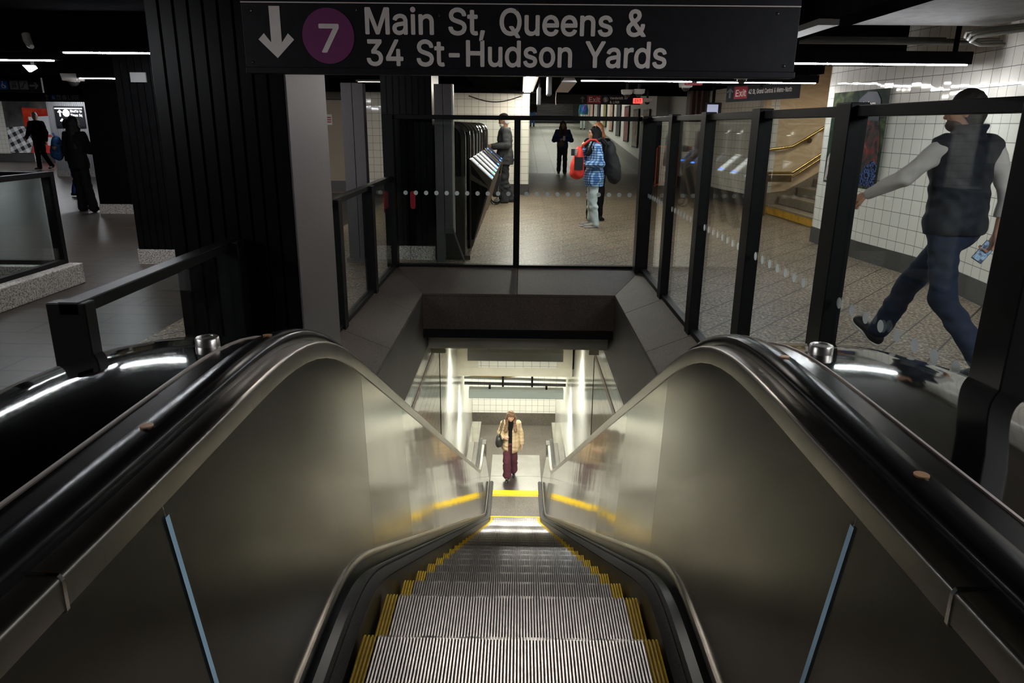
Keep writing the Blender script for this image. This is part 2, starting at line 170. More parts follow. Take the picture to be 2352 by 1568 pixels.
# ---------------------------------------------------------------- materials
def nodes(name):
    m = bpy.data.materials.new(name); m.use_nodes = True; nt = m.node_tree
    b = next(n for n in nt.nodes if n.type == 'BSDF_PRINCIPLED')
    return m, nt, b
def N(nt, t, **k):
    n = nt.nodes.new(t)
    for a, v in k.items():
        if a.startswith('i_'):
            n.inputs[int(a[2:]) if a[2:].isdigit() else a[2:].replace('_', ' ')].default_value = v
        else: setattr(n, a, v)
    return n
def ramp(nt, src, stops):
    r = N(nt, 'ShaderNodeValToRGB'); e = r.color_ramp.elements
    while len(e) < len(stops): e.new(.5)
    for el, (p, c) in zip(e, stops): el.position = p; el.color = (*c, 1)
    nt.links.new(src, r.inputs[0]); return r.outputs[0]
def coords(nt, kind='Object', scale=(1, 1, 1), rot=(0, 0, 0)):
    t = N(nt, 'ShaderNodeTexCoord'); mp = N(nt, 'ShaderNodeMapping'); mp.inputs['Scale'].default_value = scale; mp.inputs['Rotation'].default_value = rot
    nt.links.new(t.outputs[kind], mp.inputs[0]); return mp.outputs[0]
def noise(nt, vec, scale, detail=4, rough=.5):
    n = N(nt, 'ShaderNodeTexNoise'); n.inputs['Scale'].default_value = scale; n.inputs['Detail'].default_value = detail; n.inputs['Roughness'].default_value = rough
    nt.links.new(vec, n.inputs['Vector']); return n.outputs[0]
def bump(nt, b, src, strength=.2, dist=.01):
    k = N(nt, 'ShaderNodeBump'); k.inputs['Strength'].default_value = strength; k.inputs['Distance'].default_value = dist
    nt.links.new(src, k.inputs['Height']); nt.links.new(k.outputs[0], b.inputs['Normal'])
def mix(nt, fac, a, b, mode='MIX'):
    k = N(nt, 'ShaderNodeMix', data_type='RGBA', blend_type=mode)
    for s, v in ((0, fac), (6, a), (7, b)):
        if isinstance(v, (int, float)): k.inputs[s].default_value = v
        elif isinstance(v, tuple): k.inputs[s].default_value = (*v, 1)
        else: nt.links.new(v, k.inputs[s])
    return k.outputs[2]

def plain(name, col, rough=.5, metal=0., emit=0., var=0., vscale=8, spec=None, bmp=0, bscale=200, ecol=None):
    m, nt, b = nodes(name)
    if spec is None: spec = .3
    b.inputs['Base Color'].default_value = (*col, 1); b.inputs['Roughness'].default_value = rough; b.inputs['Metallic'].default_value = metal
    if spec is not None: b.inputs['Specular IOR Level'].default_value = spec
    if emit: b.inputs['Emission Color'].default_value = (*(ecol or col), 1); b.inputs['Emission Strength'].default_value = emit
    if var or bmp:
        v = coords(nt)
        if var:
            nz = noise(nt, v, vscale, 5, .6)
            lo = tuple(max(0, c * (1 - var)) for c in col); hi = tuple(min(1, c * (1 + var)) for c in col)
            nt.links.new(ramp(nt, nz, [(.3, lo), (.7, hi)]), b.inputs['Base Color'])
        if bmp: bump(nt, b, noise(nt, v, bscale, 3), bmp, .002)
    return m
def brushed(name, col, rough, stretch=(1, 1, 60), scale=14, amt=.12, bmp=.02, wave=0, warm=None):
    """brushed sheet metal: fine streaks in roughness, faint dents"""
    m, nt, b = nodes(name); b.inputs['Metallic'].default_value = 1
    v = coords(nt, scale=stretch); nz = noise(nt, v, scale, 3)
    mr = N(nt, 'ShaderNodeMapRange'); mr.inputs[3].default_value = rough - amt; mr.inputs[4].default_value = rough + amt
    nt.links.new(nz, mr.inputs[0]); nt.links.new(mr.outputs[0], b.inputs['Roughness'])
    v2 = coords(nt); n2 = noise(nt, v2, 2.2, 4, .6)
    lo = tuple(c * .8 for c in col)
    nt.links.new(ramp(nt, n2, [(.3, lo), (.7, col)]), b.inputs['Base Color'])
    if bmp:
        h = noise(nt, v2, wave or 5, 1); bump(nt, b, h, bmp, .05)
    return m
def speckle(name, stops, scale=160, rough=.5, joint=None, bmp=0, kind='Object', dirt=.25):
    """terrazzo / granite grain; joint = (tile_w, tile_h, rotation, offset, colour, mortar)"""
    m, nt, b = nodes(name); b.inputs['Roughness'].default_value = rough; b.inputs['Specular IOR Level'].default_value = .3
    v = coords(nt, kind); nz = noise(nt, v, scale, 2, .7); c = ramp(nt, nz, stops)
    big = noise(nt, v, 1.3, 5, .65)
    c = mix(nt, dirt, c, ramp(nt, big, [(.3, (.25, .25, .25)), (.7, (1, 1, 1))]), 'MULTIPLY')
    if joint:
        w, h, rot, off, jc, mo = joint
        vj = coords(nt, kind, rot=(0, 0, rot)); br = N(nt, 'ShaderNodeTexBrick'); br.offset = off; br.squash = 1
        for i, val in (('Scale', 1.), ('Mortar Size', mo), ('Mortar Smooth', .2), ('Brick Width', w), ('Row Height', h)): br.inputs[i].default_value = val
        br.inputs['Color1'].default_value = (1, 1, 1, 1); br.inputs['Color2'].default_value = (.86, .86, .86, 1)
        nt.links.new(vj, br.inputs['Vector'])
        c = mix(nt, 1., c, br.outputs['Color'], 'MULTIPLY')
        c = mix(nt, br.outputs['Fac'], c, jc)
        bump(nt, b, br.outputs['Fac'], -.3, .004)
    elif bmp: bump(nt, b, nz, bmp, .004)
    nt.links.new(c, b.inputs['Base Color']); return m
def tiles(name, col, grout, w, h, rough=.12, off=0., wob=.25, var=.06, kind='UV', mortar=.003, dirty=0):
    m, nt, b = nodes(name); v = coords(nt, kind)
    br = N(nt, 'ShaderNodeTexBrick'); br.offset = off; br.squash = 1
    for i, val in (('Scale', 1.), ('Mortar Size', mortar), ('Mortar Smooth', .1), ('Brick Width', w), ('Row Height', h), ('Bias', 0.)): br.inputs[i].default_value = val
    br.inputs['Color1'].default_value = (*col, 1); br.inputs['Color2'].default_value = (*[c * (1 - var) for c in col], 1); br.inputs['Mortar'].default_value = (*grout, 1)
    nt.links.new(v, br.inputs['Vector']); c = br.outputs['Color']
    if dirty: c = mix(nt, dirty, c, ramp(nt, noise(nt, v, 1.5, 5, .65), [(.35, (.35, .32, .28)), (.65, (1, 1, 1))]), 'MULTIPLY')
    nt.links.new(c, b.inputs['Base Color'])
    mr = N(nt, 'ShaderNodeMapRange'); mr.inputs[3].default_value = rough; mr.inputs[4].default_value = .8
    nt.links.new(br.outputs['Fac'], mr.inputs[0]); nt.links.new(mr.outputs[0], b.inputs['Roughness'])
    # slightly uneven setting of every tile
    sn = N(nt, 'ShaderNodeVectorMath', operation='SNAP'); sn.inputs[1].default_value = (w, h, 1); nt.links.new(v, sn.inputs[0])
    wn = N(nt, 'ShaderNodeTexWhiteNoise'); nt.links.new(sn.outputs[0], wn.inputs['Vector'])
    sub = N(nt, 'ShaderNodeVectorMath', operation='SUBTRACT'); nt.links.new(v, sub.inputs[0]); nt.links.new(sn.outputs[0], sub.inputs[1])
    ctr = N(nt, 'ShaderNodeVectorMath', operation='SUBTRACT'); nt.links.new(wn.outputs['Color'], ctr.inputs[0]); ctr.inputs[1].default_value = (.5, .5, .5)
    dt = N(nt, 'ShaderNodeVectorMath', operation='DOT_PRODUCT'); nt.links.new(sub.outputs[0], dt.inputs[0]); nt.links.new(ctr.outputs[0], dt.inputs[1])
    md = N(nt, 'ShaderNodeMath', operation='MULTIPLY_ADD'); nt.links.new(dt.outputs['Value'], md.inputs[0]); md.inputs[1].default_value = wob
    ng = N(nt, 'ShaderNodeMath', operation='MULTIPLY'); ng.inputs[1].default_value = -.02; nt.links.new(br.outputs['Fac'], ng.inputs[0]); nt.links.new(ng.outputs[0], md.inputs[2])
    bump(nt, b, md.outputs[0], .6, .1)
    return m
def emitter(name, col, strength):
    m = bpy.data.materials.new(name); m.use_nodes = True; nt = m.node_tree; nt.nodes.clear()
    o = N(nt, 'ShaderNodeOutputMaterial'); e = N(nt, 'ShaderNodeEmission'); e.inputs[0].default_value = (*col, 1); e.inputs[1].default_value = strength
    nt.links.new(e.outputs[0], o.inputs[0]); return m
def glass(name, tint=(.93, .96, .95), haze=.0):
    m = bpy.data.materials.new(name); m.use_nodes = True; nt = m.node_tree; nt.nodes.clear()
    o = N(nt, 'ShaderNodeOutputMaterial'); t = N(nt, 'ShaderNodeBsdfTransparent'); g = N(nt, 'ShaderNodeBsdfGlossy'); lw_ = N(nt, 'ShaderNodeLayerWeight'); pw_ = N(nt, 'ShaderNodeMath', operation='POWER'); pw_.inputs[1].default_value = 4.5; f = N(nt, 'ShaderNodeMath', operation='MULTIPLY_ADD'); f.inputs[1].default_value = .8; f.inputs[2].default_value = .03; nt.links.new(lw_.outputs['Facing'], pw_.inputs[0]); nt.links.new(pw_.outputs[0], f.inputs[0]); x = N(nt, 'ShaderNodeMixShader')
    t.inputs[0].default_value = (*tint, 1); lw_.inputs[0].default_value = .5; g.inputs['Roughness'].default_value = .02
    nt.links.new(f.outputs[0], x.inputs[0]); nt.links.new(t.outputs[0], x.inputs[1]); nt.links.new(g.outputs[0], x.inputs[2]); last = x
    if haze:
        d = N(nt, 'ShaderNodeBsdfDiffuse'); d.inputs[0].default_value = (.8, .8, .8, 1); y = N(nt, 'ShaderNodeMixShader')
        mr = ramp(nt, noise(nt, coords(nt), 3, 6, .7), [(.45, (0, 0, 0)), (.8, (haze, haze, haze))]); nt.links.new(mr, y.inputs[0])
        nt.links.new(x.outputs[0], y.inputs[1]); nt.links.new(d.outputs[0], y.inputs[2]); last = y
    nt.links.new(last.outputs[0], o.inputs[0]); return m
def checks(name, c1, c2, scale, rot=(0, 0, 0), rough=.85, stretch=(1, 1, 1), third=None):
    m, nt, b = nodes(name); b.inputs['Roughness'].default_value = rough
    v = coords(nt, 'Object', scale=stretch, rot=rot)
    w = []
    for ax in (0, 2):
        sp = N(nt, 'ShaderNodeSeparateXYZ'); nt.links.new(v, sp.inputs[0])
        mu = N(nt, 'ShaderNodeMath', operation='MULTIPLY'); mu.inputs[1].default_value = scale; nt.links.new(sp.outputs[ax], mu.inputs[0])
        fr = N(nt, 'ShaderNodeMath', operation='FRACT'); nt.links.new(mu.outputs[0], fr.inputs[0])
        gt = N(nt, 'ShaderNodeMath', operation='GREATER_THAN'); gt.inputs[1].default_value = .5; nt.links.new(fr.outputs[0], gt.inputs[0]); w.append(gt.outputs[0])
    a = N(nt, 'ShaderNodeMath', operation='ADD'); nt.links.new(w[0], a.inputs[0]); nt.links.new(w[1], a.inputs[1])
    h = N(nt, 'ShaderNodeMath', operation='MULTIPLY'); h.inputs[1].default_value = .5; nt.links.new(a.outputs[0], h.inputs[0])
    mid = third or tuple((p + q) / 2 for p, q in zip(c1, c2))
    c = ramp(nt, h.outputs[0], [(0, c1), (.5, mid), (1, c2)]); nt.links.new(c, b.inputs['Base Color']); return m
def blotch(name, stops, scale=3, rough=.35, detail=4, dist=0., stretch=(1, 1, 1)):
    """abstract picture surface"""
    m, nt, b = nodes(name); b.inputs['Roughness'].default_value = rough; b.inputs['Specular IOR Level'].default_value = .4 if 'marble' in name else .05
    n = N(nt, 'ShaderNodeTexNoise'); n.inputs['Scale'].default_value = scale; n.inputs['Detail'].default_value = detail; n.inputs['Distortion'].default_value = dist
    nt.links.new(coords(nt, scale=stretch), n.inputs['Vector']); nt.links.new(ramp(nt, n.outputs[0], stops), b.inputs['Base Color']); return m
# ---------------------------------------------------------------- camera
def make_camera():
    f, pitch, roll, yaw = 1656, math.radians(16.75), math.radians(.57), math.radians(.5)
    fw = Vector((-math.sin(yaw) * math.cos(pitch), math.cos(yaw) * math.cos(pitch), -math.sin(pitch)))
    rt = Vector((math.cos(yaw), math.sin(yaw), 0)); up = rt.cross(fw)
    r2 = rt * math.cos(roll) + up * math.sin(roll); u2 = up * math.cos(roll) - rt * math.sin(roll)
    cam = bpy.data.cameras.new('camera'); o = bpy.data.objects.new('camera', cam); COL.objects.link(o)
    cam.sensor_width = 36; cam.lens = 36 * f / 2352; cam.clip_start = .05; cam.clip_end = 200
    M = Matrix((r2, u2, -fw)).transposed().to_4x4(); M.translation = (0, 0, 1.6); o.matrix_world = M
    scene.camera = o
make_camera()

# ---------------------------------------------------------------- palette
STEEL = brushed('brushed_steel', (.50, .47, .43), .30, (1, 60, 1), 12, .06, .05)
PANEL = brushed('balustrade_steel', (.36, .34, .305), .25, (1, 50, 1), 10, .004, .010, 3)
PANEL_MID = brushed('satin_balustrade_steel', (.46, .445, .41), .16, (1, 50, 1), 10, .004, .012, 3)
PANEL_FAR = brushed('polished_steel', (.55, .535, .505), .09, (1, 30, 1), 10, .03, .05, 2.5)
DECK = brushed('deck_steel', (.46, .45, .445), .06, (1, 4, 1), 8, .01, 0)
STRIPST = brushed('deck_strip_steel', (.34, .32, .31), .20, (1, 4, 1), 8, .02, 0)
SEAM = plain('seam_line', (.55, .47, .43), .4, .3)
NEWEL = plain('newel_grey', (.13, .125, .115), .4, .5)
POSTSTEEL = plain('satin_post', (.62, .58, .55), .28, 1)
CHROME = plain('chrome', (.75, .74, .72), .12, 1)
GREYPANEL = plain('grey_panel_steel', (.115, .105, .107), .5, .4, var=.12, vscale=60)
BLACKMETAL = plain('black_metal', (.0045, .0045, .005), .42, var=.3, vscale=30, spec=.15)
BLACKGLOSS = plain('black_enamel', (.0025, .0025, .0028), .28, var=.4, vscale=12, bmp=.1, bscale=30, spec=.15)
BLACKPAINT = plain('black_ceiling_paint', (.006, .006, .0065), .7, var=.4, vscale=6, spec=.0)
RUBBER = plain('black_rubber', (.010, .009, .009), .22)
BRUSH = plain('grey_rubber', (.045, .042, .042), .7, var=.35, vscale=120, bmp=.5, bscale=300)
DARKPLASTIC = plain('dark_plastic', (.012, .012, .013), .3)
YELLOW = plain('safety_yellow', (.80, .53, .012), .45, var=.2, vscale=30)
STEPALU = plain('ribbed_aluminium', (.44, .415, .405), .30, .9, var=.2, vscale=20)
STEPGROOVE = plain('step_groove', (.045, .040, .038), .6)
COPING = speckle('dark_concrete', [(.3, (.034, .025, .021)), (.7, (.095, .072, .064))], 90, .6, None, .15, dirt=.5)
WELLWALL = speckle('shaft_concrete', [(.3, (.032, .026, .023)), (.7, (.070, .057, .052))], 120, .55, (1.1, 1.3, 0, 0, (.02, .02, .02), .003), dirt=.6)
GRANITE = speckle('granite_floor', [(.38, (.055, .038, .025)), (.5, (.20, .15, .102)), (.62, (.50, .40, .29))], 36, .42, (.62, .31, math.radians(-50), .5, (.022, .017, .012), .008), dirt=.4)
PLANK = speckle('slate_planks', [(.3, (.041, .031, .0255)), (.7, (.073, .057, .047))], 14, .34, (1.15, .30, 0, .37, (.006, .005, .004), .014), dirt=.45)
CURB = speckle('granite_curb', [(.35, (.10, .09, .08)), (.5, (.40, .36, .33)), (.65, (.62, .58, .55))], 70, .5)
BASESTONE = speckle('grey_base_stone', [(.3, (.040, .038, .036)), (.7, (.095, .09, .086))], 110, .5, None, dirt=.4)
RAMPFLOOR = speckle('pale_ramp_tiles', [(.3, (.30, .29, .24)), (.7, (.44, .43, .37))], 20, .35, (.6, 1.8, 0, 0, (.10, .10, .08), .010), dirt=.25)
LOWFLOOR = speckle('worn_concrete', [(.3, (.08, .068, .055)), (.7, (.16, .14, .115))], 40, .5, (1.2, 1.2, 0, .5, (.12, .105, .09), .004), dirt=.5)
TILE = tiles('white_wall_tile', (.72, .69, .61), (.10, .09, .08), .165, .165, .045, var=.05, wob=.30)
TILE_UP = TILE
TILE_LOW = tiles('glossy_stair_tile', (.80, .79, .71), (.13, .125, .11), .155, .155, .10, var=.05, wob=.10, mortar=.003)
PLASTER = plain('cream_paint', (.62, .58, .47), .45, var=.06, vscale=5)
MARBLE = blotch('tan_marble', [(.2, (.52, .38, .23)), (.48, (.68, .53, .35)), (.52, (.58, .42, .26)), (.8, (.74, .60, .42))], 1.1, .25, 9, 1.6, (1, 1, 2.6))
STAIRSTONE = speckle('stair_stone', [(.3, (.14, .11, .075)), (.7, (.30, .24, .17))], 60, .6, dirt=.4)
SLAB = speckle('stained_ceiling', [(.3, (.11, .105, .098)), (.7, (.17, .162, .152))], 8, .7, dirt=.5)
BRASS = plain('brass', (.62, .44, .16), .25, 1)
GLASS = glass('clear_glass'); GLASS_OLD = glass('scuffed_glass', haze=.012)
DOT = plain('frosted_dot', (.55, .60, .60), .6)
SIGNBLACK = plain('sign_black', (.016, .0155, .018), .45, var=.2, vscale=25, spec=.2)
SIGNWHITE = plain('sign_white', (.86, .77, .72), .5, var=.06, vscale=20)
SIGNPURPLE = plain('sign_purple', (.22, .045, .15), .45)
SIGNRED = plain('sign_red', (.42, .02, .03), .4)
SIGNGREY = plain('sign_grey', (.16, .16, .17), .5)
SIGNBLUE = plain('sign_blue', (.02, .09, .35), .5)
LED = emitter('led_line', (.93, .96, 1), 130)
TUBE = emitter('fluorescent_tube', (1, .94, .82), 50); TUBE_STEP = emitter('step_tube', (1, .95, .88), 30)
TUBE_DIM = emitter('corridor_tube', (1, .97, .90), 28)
TUBE_LOW = emitter('stair_tube', (.99, 1, .90), 92)
REDLED = emitter('red_exit_led', (1, .06, .05), 2.0)
CONDUIT = plain('painted_conduit', (.045, .045, .047), .45)
PALECONDUIT = plain('pale_conduit', (.15, .14, .115), .45)
GREYBOX = plain('grey_housing', (.42, .40, .37), .5)
DOORPAINT = plain('beige_door', (.33, .27, .21), .5)

# ---------------------------------------------------------------- floors
WX, WB = 1.43, 8.3                # half width and far edge of the escalator opening
fl = MB()
fl.box(-2.85, -2.5, -.60, -WX, WB, 0); fl.box(WX, -2.5, -.60, 4.9, WB, 0); fl.box(-2.85, WB, -.60, 6.0, 25.5, 0); fl.box(-WX, -2.5, -.6, WX, .2, 0)
struct('floor', fl, GRANITE)
pl = MB(); pl.box(-24, -2.5, -.3, -2.85, 30.2, 0)
struct('floor', pl, PLANK)
rp = MB()
rp.prism([(25.5, -.3), (25.5, 0), (52, 1.78), (52, -.3)], 'x', -.6, 4.6)
struct('floor', rp, RAMPFLOOR)
lw = MB(); lw.box(-1.6, 12.2, -6.3, 1.5, 17.9, -5.97); struct('floor', lw, LOWFLOOR)

# sloped coping round the opening, mitred at the corners
ix, ib, iz = 1.04, 7.62, -.16
for sx, nm in ((-1, 'left'), (1, 'right')):
    c = MB()
    y0 = 1.6
    for a, b in ((y0, 3.1), (3.1, 4.35), (4.35, 5.6), (5.6, 6.85), (6.85, None)):
        g = .004
        oy, iy = (b - g, b - g) if b else (WB, ib)
        A = [(sx * WX, a, .0), (sx * WX, oy, .0), (sx * ix, iy, iz), (sx * ix, a, iz)]
        B = [(p[0], p[1], p[2] - .03) for p in A]
        c.add(A + B, [(0, 1, 2, 3), (4, 7, 6, 5), (0, 4, 5, 1), (1, 5, 6, 2), (2, 6, 7, 3), (3, 7, 4, 0)])
    struct('trim_%d' % (1 if sx < 0 else 2), c, COPING, bevel=.004)
c = MB()
for x0, x1 in ((-WX, -.02), (-.016, WX)):
    i0, i1 = (-ix, -.02) if x0 < -1 else (-.016, ix)
    A = [(x0, WB, 0), (x1, WB, 0), (i1, ib, iz), (i0, ib, iz)]; B = [(p[0], p[1], p[2] - .03) for p in A]
    c.add(A + B, [(0, 1, 2, 3), (4, 7, 6, 5), (0, 4, 5, 1), (1, 5, 6, 2), (2, 6, 7, 3), (3, 7, 4, 0)])
struct('trim_3', c, COPING, bevel=.004)
w = MB(); w.box(-1.3, 1.4, -.86, -ix, 8.42, iz - .03); struct('wall_left', w, WELLWALL)
w = MB(); w.box(ix, 1.4, -1.02, 1.3, 8.42, iz - .03); struct('wall_right', w, WELLWALL)
w = MB(); w.box(-ix, ib, -.56, ix, ib + .4, iz - .03); struct('wall_back', w, COPING)
w = MB(); w.box(-ix, ib - .03, -.65, ix, ib + .3, -.565); struct('trim_4', w, BLACKMETAL)

# ---------------------------------------------------------------- lower stairwell
LX0, LX1, LY = -1.18, 1.0, 17.55
w = MB(); w.wall([(-1.055, 6.0), (-1.075, 9.4), (LX0, LY)], -5.97, -.87, .2); struct('wall_left', w, TILE_LOW)
w = MB(); w.wall([(1.055, 6.0), (1.05, 9.4), (LX1, LY)], -5.97, -1.03, .2, flip=True); struct('wall_right', w, TILE_LOW)
w = MB(); w.wall([(LX1, LY), (LX0, LY)], -5.63, -2.7, .2, flip=True); struct('wall_back', w, TILE_LOW)
b = MB(); b.box(LX0, LY - .03, -5.97, LX1, LY, -5.63); struct('baseboard_back', b, LOWFLOOR)
b = MB(); b.add([(-1.05, 6, -1.20), (-1.07, 9.4, -1.20), (-1.07, 9.4, -1.12), (-1.05, 6, -1.12), (-1.06, 6, -1.20), (-1.08, 9.4, -1.20), (-1.08, 9.4, -1.12), (-1.06, 6, -1.12)], [(0, 1, 2, 3), (7, 6, 5, 4), (0, 4, 5, 1), (1, 5, 6, 2), (2, 6, 7, 3), (3, 7, 4, 0)]); struct('trim_5', b, plain('brown_band', (.17, .085, .05), .4))
b = MB(); b.add([(1.05, 6, -1.44), (1.045, 9.4, -1.44), (1.045, 9.4, -1.35), (1.05, 6, -1.35), (1.06, 6, -1.44), (1.055, 9.4, -1.44), (1.055, 9.4, -1.35), (1.06, 6, -1.35)], [(0, 1, 2, 3), (7, 6, 5, 4), (0, 4, 5, 1), (1, 5, 6, 2), (2, 6, 7, 3), (3, 7, 4, 0)]); struct('trim_6', b, plain('brown_band', (.17, .085, .05), .4))
b = MB()
for x in (-1.075, 1.05): b.box(x - .006, 9.40, -5.5, x + .006, 9.415, -1.0)
struct('trim_7', b, BLACKMETAL)
cl = MB(); cl.box(-1.3, 8.0, -.9, 1.3, 12.5, -.7); struct('ceiling', cl, PLASTER)
cl = MB(); cl.box(-1.3, 12.55, -2.84, 1.3, 17.8, -2.7); struct('ceiling', cl, PLASTER)
hd = MB(); hd.box(LX0, 12.5, -2.83, LX1, 12.8, -2.66); struct('trim_8', hd, PLASTER)
hd = MB(); hd.wall([(.72, 12.5), (-.72, 12.5)], -2.66, -.9, .25, flip=True); struct('wall_back', hd, TILE_LOW)
hd = MB(); hd.box(LX0, 12.51, -2.66, -.72, 12.75, -.9); hd.box(.72, 12.51, -2.66, LX1, 12.75, -.9); struct('wall_back', hd, PLASTER)
hd = MB(); hd.box(-.90, 8.5, -1.04, .88, 8.62, -.95); struct('trim_9', hd, PLASTER)
hd = MB()
for a, b in ((LX0, -.9), (.88, LX1)): hd.box(a, 8.5, -1.12, b, 8.65, -.9)
struct('trim_10', hd, PLASTER)

def tube_fixture(name, label, x0, x1, y, z, h, dep, tube_m, body_m, group=None):
    t = thing(name, label, 'light', ((x0 + x1) / 2, y, z), group)
    m = MB(); w_ = .012; m.prism([(y - dep / 2, z), (y - dep / 2 + w_, z), (y - dep / 2 + w_, z + h * .6), (y + dep / 2 - w_, z + h * .6), (y + dep / 2 - w_, z), (y + dep / 2, z), (y + dep / 2, z + h * .8), (y + dep * .3, z + h), (y - dep * .3, z + h), (y - dep / 2, z + h * .8)], 'x', x0, x1)
    m.build('housing', body_m, t)
    for fx in (.22, .82):
        k = MB(); xx = x0 + (x1 - x0) * fx; k.box(xx - .02, y - dep * .25, z + h, xx + .02, y + dep * .25, z + h + .05); k.build('bracket', BLACKMETAL, t)
    k = MB(); k.box(x0 + .04, y - dep * .36, z + h * .35, x1 - .04, y + dep * .36, z + h * .58); k.build('diffuser', tube_m, t)
    return t
DULL = plain('dull_grey_enamel', (.20, .20, .19), .4); TEALGREY = plain('teal_grey_enamel', (.30, .33, .31), .35)
tube_fixture('tube_light', 'long dark grey light box hung high in the stairwell above the other one', -.80, .72, 11.0, -2.0, .18, .26, TUBE_LOW, DULL, 'light boxes in the lower stairwell')
tube_fixture('tube_light', 'pale grey scuffed light box hung lower, just above the woman in the tan blazer', -.93, .88, 13.0, -3.42, .17, .24, TUBE_LOW, TEALGREY, 'light boxes in the lower stairwell')
for yy in (15.2, 16.6):  # tubes hidden behind the header, added to brighten the lower landing
    tube_fixture('tube_light', 'ceiling tube light over the %s part of the lower landing' % ('near' if yy < 16 else 'far'), -.8, .75, yy, -2.99, .10, .22, TUBE_LOW, DULL, 'light boxes in the lower stairwell')
t = thing('pipe_run', 'grey pipe rack crossing the lower stairwell between the two light boxes', 'pipes', (0, 14, -3.5))
m = MB(); m.tube([(-1.1, 14, -3.40), (1.0, 14, -3.44)], .03); m.build('pipe', TEALGREY, t)
m = MB(); m.tube([(-1.1, 14.05, -3.54), (1.0, 14.05, -3.56)], .035); m.build('pipe', CONDUIT, t)
m = MB(); m.tube([(-.98, 13.95, -3.34), (-.2, 13.95, -3.35), (.1, 13.95, -3.31), (.3, 13.95, -3.31), (.3, 13.95, -3.5)], .022); m.build('conduit', plain('ochre_conduit', (.30, .21, .09), .5), t, smooth=40)
for x in (-.3, .3):
    m = MB(); m.box(x - .02, 13.9, -3.6, x + .02, 14.1, -2.84); m.build('bracket', BLACKMETAL, t)

# ---------------------------------------------------------------- escalator
EX = -.015
SL = .563
def _sp(x, w):
    q = x / w
    return w * (q + math.log1p(math.exp(-q)) if q > 0 else math.log1p(math.exp(q)))
def base_z(y, w1=.10, w2=.26): return -SL * (_sp(y - 2.2, w1) - _sp(y - 12.8, w2))
def base_a(y): return math.atan((base_z(y - .005) - base_z(y + .005)) / .01)
def off(y, h):
    a = base_a(y); return y + h * math.sin(a), base_z(y) + h * math.cos(a)
YS = [-1.2, 0, .6, 1.1, 1.12, 1.5] + [1.7 + .06 * i for i in range(19)] + [3.0 + .4 * i for i in range(22)] + [11.8 + .12 * i for i in range(19)] + [14.3]
def stations(y0, y1):
    s = sorted(set([y0, y1] + [y for y in YS if y0 < y < y1])); return s
def loft(mb, rails, y0, y1, sx):
    rows = []
    for y in stations(y0, y1):
        rows.append([(EX + sx * x, *off(y, h)) for x, h in rails])
    return mb.grid(rows)
esc = thing('escalator', 'long steel sided escalator with grooved yellow edged steps going down to the lower landing', 'escalator', (EX, 2, 0))
Y0, Y1 = -1.2, 14.3
JOINTS = [Y0, 1.27, 2.62, 3.65, 4.66, 5.62, 6.6, 7.6, 8.6, 9.6, 10.6, 11.6, 12.6, 13.6, Y1]
LIGHTBLUE = plain('pale_blue_film', (.48, .72, .90), .35)  # plain pale blue tone for the strip at the panel joint
